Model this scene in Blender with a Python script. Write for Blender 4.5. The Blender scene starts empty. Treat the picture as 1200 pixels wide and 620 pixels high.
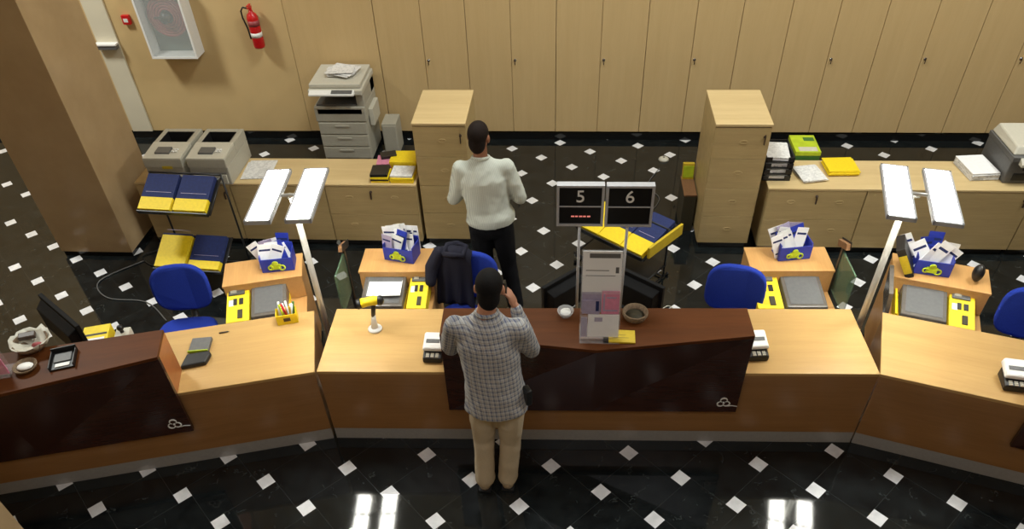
import bpy, bmesh, math, random
from mathutils import Vector, Matrix
random.seed(7)
SC = bpy.context.scene
COL = SC.collection
PI = math.pi
R = math.radians

# ------------------------------------------------------------------ materials
def lin(c):
    c = c / 255.0
    return c / 12.92 if c <= 0.04045 else ((c + 0.055) / 1.055) ** 2.4
def rgb(r, g, b): return (lin(r), lin(g), lin(b), 1.0)

class NT:
    def __init__(s, name):
        s.m = bpy.data.materials.new(name); s.m.use_nodes = True
        s.t = s.m.node_tree; s.t.nodes.clear()
        s.out = s.n('ShaderNodeOutputMaterial')
        s.b = s.n('ShaderNodeBsdfPrincipled')
        s.l(s.b.outputs[0], s.out.inputs[0])
    def n(s, kind, **kw):
        x = s.t.nodes.new(kind)
        for k, v in kw.items(): setattr(x, k, v)
        return x
    def l(s, a, b): s.t.links.new(a, b)
    def val(s, x, y):
        if isinstance(y, (int, float)): x.default_value = y
        else: s.l(y, x)
    def math(s, op, a, b=0.0, c=None):
        x = s.n('ShaderNodeMath', operation=op)
        s.val(x.inputs[0], a); s.val(x.inputs[1], b)
        if c is not None: s.val(x.inputs[2], c)
        return x.outputs[0]
    def mix(s, f, a, b):
        x = s.n('ShaderNodeMix', data_type='RGBA')
        s.val(x.inputs[0], f)
        for i, v in ((6, a), (7, b)):
            if isinstance(v, tuple): x.inputs[i].default_value = v
            else: s.l(v, x.inputs[i])
        return x.outputs[2]
    def coords(s, scale=(1, 1, 1), rot=(0, 0, 0)):
        c = s.n('ShaderNodeTexCoord'); m = s.n('ShaderNodeMapping')
        m.inputs['Scale'].default_value = scale; m.inputs['Rotation'].default_value = rot
        s.l(c.outputs['Object'], m.inputs[0]); return m.outputs[0]
    def noise(s, vec, scale=5, detail=3, rough=.5):
        x = s.n('ShaderNodeTexNoise'); s.l(vec, x.inputs['Vector'])
        x.inputs['Scale'].default_value = scale; x.inputs['Detail'].default_value = detail
        x.inputs['Roughness'].default_value = rough; return x.outputs[0]
    def ramp(s, f, stops):
        x = s.n('ShaderNodeValToRGB'); s.l(f, x.inputs[0]); e = x.color_ramp.elements
        e[0].position, e[0].color = stops[0]; e[1].position, e[1].color = stops[-1]
        for p, c in stops[1:-1]:
            k = e.new(p); k.color = c
        return x.outputs[0]
    def base(s, col, rough=.5, metal=0.0, spec=.5):
        if isinstance(col, tuple): s.b.inputs['Base Color'].default_value = col
        else: s.l(col, s.b.inputs['Base Color'])
        s.val(s.b.inputs['Roughness'], rough); s.b.inputs['Metallic'].default_value = metal
        s.b.inputs['Specular IOR Level'].default_value = spec
        return s.m

def plain(name, c, rough=.5, metal=0.0, spec=.5, var=.08, scale=40):
    t = NT(name)
    f = t.noise(t.coords(), scale, 2)
    lo = tuple(x * (1 - var) for x in c[:3]) + (1,); hi = tuple(min(1, x * (1 + var)) for x in c[:3]) + (1,)
    return t.base(t.ramp(f, [(.3, lo), (.7, hi)]), rough, metal, spec)

def wood(name, c1, c2, axis='z', rough=.4, fine=60, spec=.5):
    """grain runs along axis"""
    t = NT(name)
    sc = {'x': (.5, 8, 8), 'y': (8, .5, 8), 'z': (8, 8, .5)}[axis]
    v = t.coords(sc)
    a = t.noise(v, 1.6, 4, .55); b = t.noise(v, fine / 6, 3, .7)
    f = t.math('ADD', t.math('MULTIPLY', a, .6), t.math('MULTIPLY', b, .4))
    return t.base(t.ramp(f, [(.32, c1), (.68, c2)]), rough, 0, spec)

def fabric(name, c, rough=.9, var=.2):
    t = NT(name); v = t.coords()
    f = t.noise(v, 220, 2)
    lo = tuple(x * (1 - var) for x in c[:3]) + (1,); hi = tuple(min(1, x * (1 + var)) for x in c[:3]) + (1,)
    m = t.base(t.ramp(f, [(.3, lo), (.7, hi)]), rough, 0, .2)
    bu = t.n('ShaderNodeBump'); bu.inputs['Strength'].default_value = .3; bu.inputs['Distance'].default_value = .002
    t.l(f, bu.inputs['Height']); t.l(bu.outputs[0], t.b.inputs['Normal']); return m

def emit(name, c, strength):
    t = NT(name); t.base((.8, .8, .8, 1), .4)
    t.b.inputs['Emission Color'].default_value = c; t.b.inputs['Emission Strength'].default_value = strength
    return t.m

def glass(name, tint=(1, 1, 1, 1), alpha=.25, rough=.05):
    t = NT(name); t.base(tint, rough, 0, .6)
    tr = t.n('ShaderNodeBsdfTransparent'); mx = t.n('ShaderNodeMixShader')
    mx.inputs[0].default_value = alpha
    t.l(tr.outputs[0], mx.inputs[1]); t.l(t.b.outputs[0], mx.inputs[2]); t.l(mx.outputs[0], t.out.inputs[0])
    return t.m

def floor_mat():
    t = NT('floor_marble')
    s, m = .41234, .10
    L = math.sqrt(s * s - m * m)
    phi = R(59.563); ox, oy = -1.5723, 3.2491
    delta = math.atan2(m, L)
    g = t.n('ShaderNodeNewGeometry'); sep = t.n('ShaderNodeSeparateXYZ'); t.l(g.outputs['Position'], sep.inputs[0])
    x = t.math('SUBTRACT', sep.outputs[0], ox); y = t.math('SUBTRACT', sep.outputs[1], oy)
    c, sn = math.cos(phi), math.sin(phi)
    u = t.math('ADD', t.math('MULTIPLY', x, c / s), t.math('MULTIPLY', y, sn / s))
    v = t.math('ADD', t.math('MULTIPLY', x, -sn / s), t.math('MULTIPLY', y, c / s))
    fu = t.math('MULTIPLY', t.math('SUBTRACT', t.math('FRACT', t.math('ADD', u, .5)), .5), s)
    fv = t.math('MULTIPLY', t.math('SUBTRACT', t.math('FRACT', t.math('ADD', v, .5)), .5), s)
    cd, sd = math.cos(delta), math.sin(delta)
    px = t.math('SUBTRACT', t.math('MULTIPLY', fu, cd), t.math('MULTIPLY', fv, sd))
    py = t.math('ADD', t.math('MULTIPLY', fu, sd), t.math('MULTIPLY', fv, cd))
    ax, ay = t.math('ABSOLUTE', px), t.math('ABSOLUTE', py)
    ins = t.math('MULTIPLY', t.math('LESS_THAN', ax, m / 2), t.math('LESS_THAN', ay, m / 2))
    def line(a, sign_of, off):
        # |a - off*sign(sign_of)| < w
        sg = t.math('SIGN', sign_of)
        return t.math('LESS_THAN', t.math('ABSOLUTE', t.math('SUBTRACT', a, t.math('MULTIPLY', sg, off))), .0022)
    ln = t.math('MAXIMUM', line(py, px, m / 2), line(px, py, -m / 2))
    # black polished marble with thin grey veins
    co = t.n('ShaderNodeTexCoord')
    n1 = t.noise(co.outputs['Object'], 2.2, 6, .6)
    vein = t.math('LESS_THAN', t.math('ABSOLUTE', t.math('SUBTRACT', n1, .5)), .005)
    n2 = t.noise(co.outputs['Object'], 9, 4, .6)
    vein = t.math('MULTIPLY', vein, t.math('GREATER_THAN', n2, .57))
    black = t.ramp(t.noise(co.outputs['Object'], 7, 5, .65), [(.3, rgb(14, 16, 17)), (.7, rgb(30, 34, 35))])
    withv = t.mix(t.math('MULTIPLY', vein, .22), black, rgb(96, 102, 100))
    withl = t.mix(t.math('MULTIPLY', ln, .4), withv, rgb(60, 62, 62))
    white = t.ramp(n2, [(.3, rgb(205, 205, 208)), (.7, rgb(235, 235, 238))])
    full = t.mix(ins, withl, white)
    t.base(full, t.math('ADD', .04, t.math('MULTIPLY', n2, .04)), 0, .5)
    return t.m

def stone_mat():
    t = NT('polished_beige_stone')
    v = t.coords((1, 1, 1))
    a = t.noise(v, 3, 5, .6)
    return t.base(t.ramp(a, [(.3, rgb(168, 142, 106)), (.7, rgb(180, 154, 117))]), .18, 0, .5)

def plaid_mat():
    t = NT('plaid_shirt_cloth')
    co = t.n('ShaderNodeTexCoord'); sep = t.n('ShaderNodeSeparateXYZ'); t.l(co.outputs['Object'], sep.inputs[0])
    ang = t.math('ADD', sep.outputs[0], t.math('MULTIPLY', sep.outputs[1], .6))
    def stripe(c, per, duty, off=0.0):
        return t.math('LESS_THAN', t.math('FRACT', t.math('ADD', t.math('DIVIDE', c, per), off)), duty)
    vx = stripe(ang, .03, .34); hz = stripe(sep.outputs[2], .03, .34)
    vx2 = stripe(ang, .03, .12, .5); hz2 = stripe(sep.outputs[2], .03, .12, .5)
    f = t.math('MULTIPLY', t.math('ADD', vx, hz), .42)
    c = t.mix(f, rgb(176, 176, 174), rgb(66, 74, 106))
    f2 = t.math('MULTIPLY', t.math('MAXIMUM', vx2, hz2), .45)
    c = t.mix(f2, c, rgb(105, 84, 66))
    return t.base(c, .9, 0, .2)

def stripe_mat():
    t = NT('striped_shirt_cloth')
    co = t.n('ShaderNodeTexCoord'); sep = t.n('ShaderNodeSeparateXYZ'); t.l(co.outputs['Object'], sep.inputs[0])
    ang = t.math('ADD', sep.outputs[0], t.math('MULTIPLY', sep.outputs[1], .5))
    s1 = t.math('LESS_THAN', t.math('FRACT', t.math('DIVIDE', ang, .0125)), .35)
    c = t.mix(t.math('MULTIPLY', s1, .35), rgb(196, 200, 190), rgb(128, 132, 132))
    return t.base(c, .9, 0, .2)

def reel_mat():  # speckled printed pages
    t = NT('printed_paper'); v = t.coords((1, 1, 1))
    w = t.n('ShaderNodeTexWave', wave_type='BANDS', bands_direction='Y'); t.l(v, w.inputs[0])
    w.inputs['Scale'].default_value = 38; w.inputs['Distortion'].default_value = .3
    a = t.math('GREATER_THAN', w.outputs[1], .72); b = t.math('GREATER_THAN', t.noise(v, 35, 2), .5)
    return t.base(t.mix(t.math('MULTIPLY', t.math('MULTIPLY', a, b), .6), rgb(225, 224, 222), rgb(120, 120, 125)), .8)

M = {}
M['floor'] = floor_mat()
M['stone'] = stone_mat()
M['wall'] = plain('warm_beige_wall', rgb(204, 176, 126), .6, var=.04, scale=3)
M['white_wall'] = plain('off_white_wall', rgb(214, 206, 184), .6, var=.03, scale=3)
M['ceil'] = plain('ceiling_white', rgb(205, 200, 190), .8, var=.02, scale=3)
M['maple'] = wood('maple_door_veneer', rgb(200, 171, 122), rgb(208, 180, 131), 'z', .45)
M['maple_x'] = wood('maple_drawer_veneer', rgb(168, 146, 100), rgb(190, 166, 118), 'x', .42)
M['maple_top'] = wood('pale_maple_top', rgb(196, 170, 122), rgb(212, 188, 140), 'x', .4)
M['beech'] = wood('golden_beech_top', rgb(178, 142, 88), rgb(192, 156, 100), 'x', .32)
M['beech_front'] = wood('beech_front_panel', rgb(136, 98, 58), rgb(156, 115, 72), 'x', .3)
M['pine'] = wood('orange_beech', rgb(186, 138, 82), rgb(202, 155, 96), 'y', .4)
M['mahog'] = wood('mahogany_top', rgb(72, 38, 15), rgb(90, 49, 20), 'x', .5, 60, .15)
M['mahog_dark'] = wood('dark_mahogany_front', rgb(46, 26, 21), rgb(62, 35, 27), 'x', .25)
M['mahog_end'] = wood('orange_mahogany_edge_veneer', rgb(140, 82, 42), rgb(158, 98, 54), 'y', .3)  # shelf ends are a lighter, more orange wood than the top
M['black'] = plain('black_plastic', rgb(26, 26, 28), .4)
M['black_gloss'] = plain('black_skirting_stone', rgb(22, 23, 24), .1)
M['screen'] = plain('black_screen', rgb(9, 10, 13), .45, 0, .3)
M['mon'] = plain('matt_black_plastic', rgb(14, 14, 16), .75, 0, .2)
M['dark'] = plain('dark_gap', rgb(14, 12, 11), .8)
M['rubber'] = plain('dark_rubber', rgb(30, 30, 32), .7)
M['grey'] = plain('printer_grey', rgb(172, 168, 154), .5, var=.03)
M['lgrey'] = plain('printer_light_grey', rgb(196, 192, 178), .5, var=.03)
M['dgrey'] = plain('printer_dark_grey', rgb(92, 92, 92), .45)
M['slate'] = plain('smoked_grey_lid', rgb(98, 92, 86), .25)
M['alu'] = plain('brushed_aluminium', rgb(186, 188, 194), .45, .4, var=.04)
M['kick'] = plain('grey_metal_kick', rgb(160, 160, 162), .45, .2, var=.05)
M['steel'] = plain('pale_steel_pole', rgb(186, 184, 178), .3, .5, var=.03)
M['white'] = plain('white_plastic', rgb(232, 232, 230), .45, var=.02)
M['paper'] = plain('white_paper', rgb(236, 236, 238), .8, var=.03)
M['print'] = reel_mat()
M['yellow'] = plain('yellow_card', rgb(235, 205, 22), .55, var=.06)
M['yellow_dull'] = plain('dull_yellow_card', rgb(196, 168, 36), .55, var=.06)
M['blue_card'] = plain('navy_blue_card', rgb(20, 36, 88), .75, var=.15)
M['blue_box'] = plain('bright_blue_card', rgb(34, 52, 158), .45, var=.1)
M['lime'] = plain('lime_green_card', rgb(176, 196, 36), .55, var=.15, scale=12)
M['green'] = plain('green_card', rgb(62, 110, 46), .6)
M['pink'] = plain('pink_card', rgb(208, 130, 158), .5)
M['lilac'] = plain('lilac_card', rgb(160, 150, 176), .5)
M['red'] = plain('red_enamel', rgb(196, 22, 28), .3)
M['reel_red'] = plain('dull_red_hose', rgb(150, 66, 70), .5, var=.12)
M['teal'] = plain('grey_green_backing', rgb(96, 112, 104), .4)
M['brown_box'] = plain('brown_cardboard', rgb(120, 84, 52), .8)
M['olive'] = plain('dark_olive_board', rgb(58, 52, 34), .7)
M['wicker'] = plain('woven_cane', rgb(112, 92, 70), .8, var=.35, scale=90)
M['blue_seat'] = fabric('royal_blue_upholstery', rgb(32, 54, 150))
M['jacket'] = fabric('dark_navy_jacket', rgb(30, 30, 42))
M['skin'] = plain('skin', rgb(168, 118, 92), .55, var=.06, scale=15)
M['skin2'] = plain('tan_skin', rgb(140, 92, 68), .55, var=.06, scale=15)
M['hair'] = plain('black_hair', rgb(17, 15, 15), .8, 0, .2, var=.3, scale=120)
M['hair2'] = plain('dark_brown_hair', rgb(30, 21, 18), .8, 0, .2, var=.3, scale=120)
M['khaki'] = fabric('beige_trouser_cloth', rgb(190, 175, 150), .9, .08)
M['black_cloth'] = fabric('black_trouser_cloth', rgb(17, 17, 21), .9, .2)
M['plaid'] = plaid_mat(); M['stripe'] = stripe_mat()
M['leather'] = plain('brown_leather', rgb(58, 40, 30), .45)
M['shoe_tan'] = plain('pale_leather_shoe', rgb(150, 134, 112), .5)
M['eye'] = plain('eye_white', rgb(225, 222, 215), .3)
M['acrylic'] = glass('clear_acrylic', (.9, .93, .97, 1), .08)
M['cab_glass'] = glass('hose_cabinet_glass', (.75, .8, .8, 1), .22)
M['green_glass'] = glass('green_tinted_glass', (.12, .22, .14, 1), .5)
M['clear_bowl'] = glass('clear_glass_dish', (.9, .93, .97, 1), .3)
M['tube'] = emit('lamp_diffuser', (1, .99, .88, 1), 30.0)
M['led'] = emit('red_led_digits', (1, .05, .03, 1), .55)
M['grill'] = plain('chrome', rgb(200, 200, 205), .15, .9)

# ------------------------------------------------------------------ mesh builder
class MB:
    def __init__(s): s.bm = bmesh.new(); s.mi = 0
    def _tag(s, before):
        s.bm.faces.ensure_lookup_table()
        for f in list(s.bm.faces)[before:]: f.material_index = s.mi
    def box(s, x0, x1, y0, y1, z0, z1, mi=0, mat=None):
        v = [s.bm.verts.new(p) for p in [(x0, y0, z0), (x1, y0, z0), (x1, y1, z0), (x0, y1, z0), (x0, y0, z1), (x1, y0, z1), (x1, y1, z1), (x0, y1, z1)]]
        for idx in ((3, 2, 1, 0), (4, 5, 6, 7), (0, 1, 5, 4), (1, 2, 6, 5), (2, 3, 7, 6), (3, 0, 4, 7)):
            f = s.bm.faces.new([v[i] for i in idx]); f.material_index = mi
        if mat is not None: bmesh.ops.transform(s.bm, matrix=mat, verts=v)
        return s
    def cbox(s, c, size, rot=(0, 0, 0), mi=0):
        m = Matrix.Translation(c) @ (Matrix.Rotation(rot[2], 4, 'Z') @ Matrix.Rotation(rot[1], 4, 'Y') @ Matrix.Rotation(rot[0], 4, 'X'))
        a, b, h = size[0] / 2, size[1] / 2, size[2] / 2
        return s.box(-a, a, -b, b, -h, h, mi, m)
    def prism(s, poly, z0, z1, mi=0, mat=None):
        n = len(poly)
        lo = [s.bm.verts.new((x, y, z0)) for x, y in poly]; hi = [s.bm.verts.new((x, y, z1)) for x, y in poly]
        fs = [s.bm.faces.new(lo[::-1]), s.bm.faces.new(hi)]
        for i in range(n): fs.append(s.bm.faces.new([lo[i], lo[(i + 1) % n], hi[(i + 1) % n], hi[i]]))
        for f in fs: f.material_index = mi
        if mat is not None: bmesh.ops.transform(s.bm, matrix=mat, verts=lo + hi)
        return s
    def hexa(s, pts, mi=0):
        """8 points: bottom 4 ccw, top 4 ccw"""
        v = [s.bm.verts.new(p) for p in pts]
        for idx in ((3, 2, 1, 0), (4, 5, 6, 7), (0, 1, 5, 4), (1, 2, 6, 5), (2, 3, 7, 6), (3, 0, 4, 7)):
            f = s.bm.faces.new([v[i] for i in idx]); f.material_index = mi
        return s
    def tube(s, pts, radii, n=12, mi=0, caps=True, squash=None, up=None):
        """lofted tube through pts; radii scalar, list of scalars, or list of (a,b)"""
        pts = [Vector(p) for p in pts]
        if isinstance(radii, (int, float)): radii = [radii] * len(pts)
        rings = []; prev = None
        for i, p in enumerate(pts):
            d = (pts[min(i + 1, len(pts) - 1)] - pts[max(i - 1, 0)]).normalized()
            if prev is None:
                a = Vector(up) if up else (Vector((1, 0, 0)) if abs(d.x) < .9 else Vector((0, 1, 0)))
            else: a = prev
            a = (a - d * a.dot(d)).normalized(); b = d.cross(a); prev = a
            r = radii[i]; ra, rb = (r if isinstance(r, tuple) else (r, r))
            rings.append([s.bm.verts.new(p + a * ra * math.cos(2 * PI * k / n) + b * rb * math.sin(2 * PI * k / n)) for k in range(n)])
        fs = []
        for q in range(len(rings) - 1):
            for k in range(n):
                fs.append(s.bm.faces.new([rings[q][k], rings[q][(k + 1) % n], rings[q + 1][(k + 1) % n], rings[q + 1][k]]))
        if caps: fs += [s.bm.faces.new(rings[0][::-1]), s.bm.faces.new(rings[-1])]
        for f in fs: f.material_index = mi; f.smooth = True
        return s
    def limb(s, pts, radii, n=14):
        """tube with rounded ends (for bodies)"""
        P = [Vector(p) for p in pts]
        RR = [(r if isinstance(r, tuple) else (r, r)) for r in radii]
        d0 = (P[0] - P[1]).normalized(); d1 = (P[-1] - P[-2]).normalized()
        def cap(p, d, r, rev):
            m = min(r); out = []
            for t in (.35, .7, .95):
                out.append((p + d * m * t, tuple(q * math.sqrt(1 - t * t) for q in r)))
            return out[::-1] if rev else out
        a = cap(P[0], d0, RR[0], True); b = cap(P[-1], d1, RR[-1], False)
        seq = a + list(zip(P, RR)) + b
        return s.tube([q[0] for q in seq], [q[1] for q in seq], n, up=(1, .01, .01))
    def ball(s, c, r, seg=16, ring=10, mat=None, mi=0):
        r = r if isinstance(r, tuple) else (r, r, r)
        m = Matrix.Translation(c) @ (mat if mat is not None else Matrix()) @ Matrix.Diagonal((r[0], r[1], r[2], 1))
        ret = bmesh.ops.create_uvsphere(s.bm, u_segments=seg, v_segments=ring, radius=1, matrix=m)
        for v in ret['verts']:
            for f in v.link_faces: f.material_index = mi; f.smooth = True
        return s
    def lathe(s, prof, n=24, c=(0, 0, 0), mi=0):
        rings = []
        for r, z in prof:
            if r < 1e-5: rings.append([s.bm.verts.new((c[0], c[1], c[2] + z))])
            else: rings.append([s.bm.verts.new((c[0] + r * math.cos(2 * PI * k / n), c[1] + r * math.sin(2 * PI * k / n), c[2] + z)) for k in range(n)])
        for a, b in zip(rings, rings[1:]):
            for k in range(n):
                if len(a) == 1 and len(b) == 1: continue
                if len(a) == 1: f = s.bm.faces.new([a[0], b[(k + 1) % n], b[k]])
                elif len(b) == 1: f = s.bm.faces.new([a[k], a[(k + 1) % n], b[0]])
                else: f = s.bm.faces.new([a[k], a[(k + 1) % n], b[(k + 1) % n], b[k]])
                f.material_index = mi; f.smooth = True
        bmesh.ops.recalc_face_normals(s.bm, faces=s.bm.faces[:])
        return s
    def torus(s, c, R1, r, n=28, k=8, mat=None, mi=0):
        mat = mat if mat is not None else Matrix()
        rings = []
        for i in range(n):
            a = 2 * PI * i / n
            rings.append([s.bm.verts.new(Vector(c) + mat @ Vector(((R1 + r * math.cos(2 * PI * j / k)) * math.cos(a), (R1 + r * math.cos(2 * PI * j / k)) * math.sin(a), r * math.sin(2 * PI * j / k)))) for j in range(k)])
        for i in range(n):
            for j in range(k):
                f = s.bm.faces.new([rings[i][j], rings[(i + 1) % n][j], rings[(i + 1) % n][(j + 1) % k], rings[i][(j + 1) % k]])
                f.smooth = True; f.material_index = mi
        return s
    def build(s, name, mats, parent=None, bevel=0.0, seg=2, remesh=0.0, smooth=0, sub=0):
        me = bpy.data.meshes.new(name); s.bm.normal_update(); s.bm.to_mesh(me); s.bm.free()
        for m in (mats if isinstance(mats, (list, tuple)) else [mats]): me.materials.append(M[m] if isinstance(m, str) else m)
        o = bpy.data.objects.new(name, me); COL.objects.link(o)
        if parent is not None: o.parent = parent
        if remesh:
            q = o.modifiers.new('r', 'REMESH'); q.mode = 'VOXEL'; q.voxel_size = remesh; q.use_smooth_shade = True
            if smooth:
                q = o.modifiers.new('s', 'SMOOTH'); q.iterations = smooth; q.factor = .5
        if sub:
            q = o.modifiers.new('sub', 'SUBSURF'); q.levels = sub; q.render_levels = sub
            for p in me.polygons: p.use_smooth = True
        if bevel:
            q = o.modifiers.new('b', 'BEVEL'); q.width = bevel; q.segments = seg; q.limit_method = 'ANGLE'; q.angle_limit = R(40)
        return o

def tag(o, label=None, cat=None, group=None, kind=None):
    if label: o['label'] = label
    if cat: o['category'] = cat
    if group: o['group'] = group
    if kind: o['kind'] = kind
    return o
def thing(name, label, cat, loc=(0, 0, 0), rot=0.0, group=None):
    o = bpy.data.objects.new(name, None); COL.objects.link(o); o.empty_display_size = .1
    o.location = loc; o.rotation_euler = (0, 0, rot)
    return tag(o, label, cat, group)
def copy_tree(o, loc=None, rot=None, label=None, parent=None):
    c = o.copy(); COL.objects.link(c)
    if parent is not None: c.parent = parent
    if loc is not None: c.location = loc
    if rot is not None: c.rotation_euler = (0, 0, rot)
    if label: c['label'] = label
    for ch in [k for k in bpy.data.objects if k.parent == o]: copy_tree(ch, parent=c)
    return c
def struct(name, mb, mat, bevel=0.0):
    return tag(mb.build(name, mat, None, bevel), kind='structure')

# ------------------------------------------------------------------ room
CH = 5.7
struct('floor', MB().box(-9, 9, -2.0, 8.9, -.12, 0), 'floor')
struct('ceiling', MB().box(-9, 9, -2.0, 8.9, CH, CH + .12), 'ceil')
struct('wall_back', MB().box(-9, 9, 8.78, 8.9, 0, CH), 'wall')
struct('wall_back_left', MB().box(-9, -3.187, 8.25, 8.78, 0, CH), 'wall')
struct('wall_back_upper', MB().box(-3.187, 9, 8.25, 8.78, 2.62, CH), 'wall')
struct('wall_left', MB().box(-9.12, -9, -2, 8.9, 0, CH), 'wall')
struct('wall_right', MB().box(9, 9.12, -2, 8.9, 0, CH), 'wall')
struct('wall_front', MB().box(-9, 9, -2.12, -2, 0, CH), 'wall')
struct('baseboard_back', MB().box(-9, 9, 8.225, 8.25, 0, .085).box(-9, 9, 8.222, 8.25, .075, .085), 'black_gloss')
# fixed panels left of the lockers
struct('wall_back_panel', MB().box(-3.183, -2.192, 8.25, 8.76, .087, 2.615), 'maple', .003)
struct('trim_1', MB().box(-5.452, -5.20, 8.222, 8.25, .085, CH), 'white_wall', .003)
# stone clad pillar
struct('wall_pillar', MB().box(-5.085, -4.34, 5.755, 6.53, .05, CH), 'stone', .004)
struct('baseboard_pillar', MB().box(-5.07, -4.355, 5.77, 6.515, 0, .05), 'black_gloss')

struct('wall_pillar_lobby', MB().box(-3.95, -3.283, 1.70, 2.332, 0, CH), 'stone', .004)

# ------------------------------------------------------------------ wall cabinets
def wall_cabinet(x0, xm, x1, label, locks=True):
    w = x1 - x0
    t = thing('wall_cabinet', label, 'cabinet', ((x0 + x1) / 2, 8.25, .087), 0, 'tall locker cabinets along the back wall')
    h = 2.53; c = (x0 + x1) / 2
    MB().box(-w / 2 + .003, w / 2 - .003, .022, .48, 0, h).build('body', 'maple', t)
    edges = [x0, x1] if xm is None else [x0, xm, x1]
    for i in range(len(edges) - 1):
        a, b = edges[i] - c + .003, edges[i + 1] - c - .003
        d = MB().box(a, b, 0, .02, .004, h - .004).build('door', 'maple', t, .0015, 1)
        if xm is not None and i == 1 and locks:
            k = MB()
            rx = Matrix.Rotation(PI / 2, 3, 'X')
            k.torus((a + .035, -.002, .87), .013, .004, 16, 6, rx)
            k.tube([(a + .035, .004, .87), (a + .035, -.009, .87)], .011, 12)
            k.build('lock', 'grill', d)
            MB().box(a + .032, a + .038, -.028, -.008, .858, .884).tube([(a + .035, -.026, .855), (a + .035, -.02, .825)], .005, 8).build('key', 'leather', d)
    return t
wall_cabinet(-2.187, -1.672, -1.182, 'tall maple double-door wall cabinet behind the pale drawer tower on the left')
wall_cabinet(-1.182, -.69, -.192, 'tall maple wall cabinet whose lock shows right above the man in the white shirt')
wall_cabinet(-.192, .302, .795, 'tall maple wall cabinet straight above the counter signs 5 and 6')
wall_cabinet(.795, 1.298, 1.775, 'tall maple wall cabinet directly behind the right-hand drawer tower')
wall_cabinet(1.775, None, 2.275, 'narrow single-door maple wall cabinet behind the green carton, without a lock')
wall_cabinet(2.275, 2.765, 3.255, 'tall maple wall cabinet behind the yellow envelopes and the right desk lamp')
wall_cabinet(3.255, 3.755, 4.26, 'tall maple wall cabinet just left of the big grey printer on the right')
wall_cabinet(4.26, 4.745, 5.24, 'tall maple wall cabinet at the far right, behind the big grey printer')
wall_cabinet(5.24, 5.74, 6.24, 'rightmost tall maple wall cabinet, at the edge of the picture')

# ------------------------------------------------------------------ furniture: drawers
def pull(mb, x, z, y=-.002):
    mb.torus((x, y, z), .028, .0035, 20, 6, Matrix.Rotation(PI / 2, 3, 'X') @ Matrix.Diagonal((1.2, .55, 1)))
    return mb
def drawer_tower(x0, x1, label, red=True):
    w = x1 - x0; h = 1.30; d = .68
    t = thing('drawer_tower', label, 'filing cabinet', ((x0 + x1) / 2, 6.045, 0), 0)
    MB().box(-w / 2, w / 2, .022, d, .06, h - .025).build('body', 'maple_x', t, .002)
    MB().box(-w / 2 + .02, w / 2 - .02, .04, d - .02, 0, .06).build('plinth', 'black', t)
    MB().box(-w / 2 - .003, w / 2 + .003, -.003, d, h - .022, h).build('top_panel', 'maple_top', t, .002)
    z0, z1 = .065, h - .03; n = 4; dz = (z1 - z0) / n
    for i in range(n):
        dr = MB().box(-w / 2 + .003, w / 2 - .003, 0, .02, z0 + i * dz + .002, z0 + (i + 1) * dz - .002).build('drawer', 'maple_x', t, .002)
        pull(MB(), .02, z0 + (i + .55) * dz).build('handle', 'maple_x', dr)
        if i == 3:
            MB().tube([(w / 2 - .05, .002, z0 + (i + .72) * dz), (w / 2 - .05, -.014, z0 + (i + .72) * dz)], .011, 12).box(w / 2 - .054, w / 2 - .046, -.03, -.014, z0 + (i + .5) * dz, z0 + (i + .8) * dz).build('lock', 'leather', dr)
drawer_tower(-1.415, -.935, 'tall pale maple four-drawer tower beside the man in the white shirt')
drawer_tower(1.24, 1.72, 'tall pale maple four-drawer tower standing alone right of centre, left of the black letter trays')

def low_unit(x0, x1, y0, d, label, kind):
    w = x1 - x0; h = .68
    t = thing('low_cabinet', label, 'cabinet', ((x0 + x1) / 2, y0, 0), 0)
    MB().box(-w / 2 + .002, w / 2 - .002, .022, d, .06, h).build('body', 'maple_x', t, .001)
    MB().box(-w / 2 + .02, w / 2 - .02, .04, d - .02, 0, .06).build('plinth', 'black', t)
    if kind == 'drawers':
        for i, (a, b) in enumerate(((.065, .37), (.374, .676))):
            dr = MB().box(-w / 2 + .003, w / 2 - .003, 0, .02, a, b).build('drawer', 'maple_x', t, .002)
            for hx in (-w / 4, w / 4): pull(MB(), hx, (a + b) / 2 + .04).build('handle', 'maple_x', dr)
            if i: MB().tube([(.0, .002, b - .05), (.0, -.014, b - .05)], .012, 12).box(-.005, .005, -.03, -.014, b - .12, b - .045).build('lock', 'leather', dr)
    else:
        n = 2 if w > 1.2 else 1
        for i in range(n):
            a = -w / 2 + i * w / n + .003; b = -w / 2 + (i + 1) * w / n - .003
            dr = MB().box(a, b, 0, .02, .065, .676).build('door', 'maple_x', t, .002)
            MB().tube([(b - .06, .002, .6), (b - .06, -.014, .6)], .012, 12).box(b - .066, b - .056, -.028, -.014, .54, .6).build('lock', 'leather', dr)
low_unit(-4.18, -3.245, 6.0, .47, 'low maple cabinet under the two grey laser printers', 'door')
low_unit(-3.24, -2.32, 6.0, .47, 'low maple cabinet with a plain door behind the left desk lamp', 'door')
low_unit(-2.316, -1.44, 6.0, .47, 'low maple two-drawer cabinet under the stacked yellow folders', 'drawers')
low_unit(1.80, 2.66, 6.0, .50, 'low maple two-drawer cabinet under the black letter trays', 'drawers')
low_unit(2.664, 4.10, 6.0, .50, 'long low maple cabinet behind the right desk lamp', 'door')
low_unit(4.104, 4.95, 6.0, .50, 'low maple cabinet under the big printer at the right edge', 'door')
tag(MB().box(-4.18, -1.44, 5.997, 6.48, .682, .702).build('cabinet_worktop', 'maple_top', None, .002), 'pale maple worktop carrying the two laser printers and yellow folders', 'worktop')
tag(MB().box(1.79, 4.95, 5.997, 6.51, .682, .702).build('cabinet_worktop', 'maple_top', None, .002), 'pale maple worktop carrying letter trays, yellow envelopes and the big printer', 'worktop')

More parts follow.
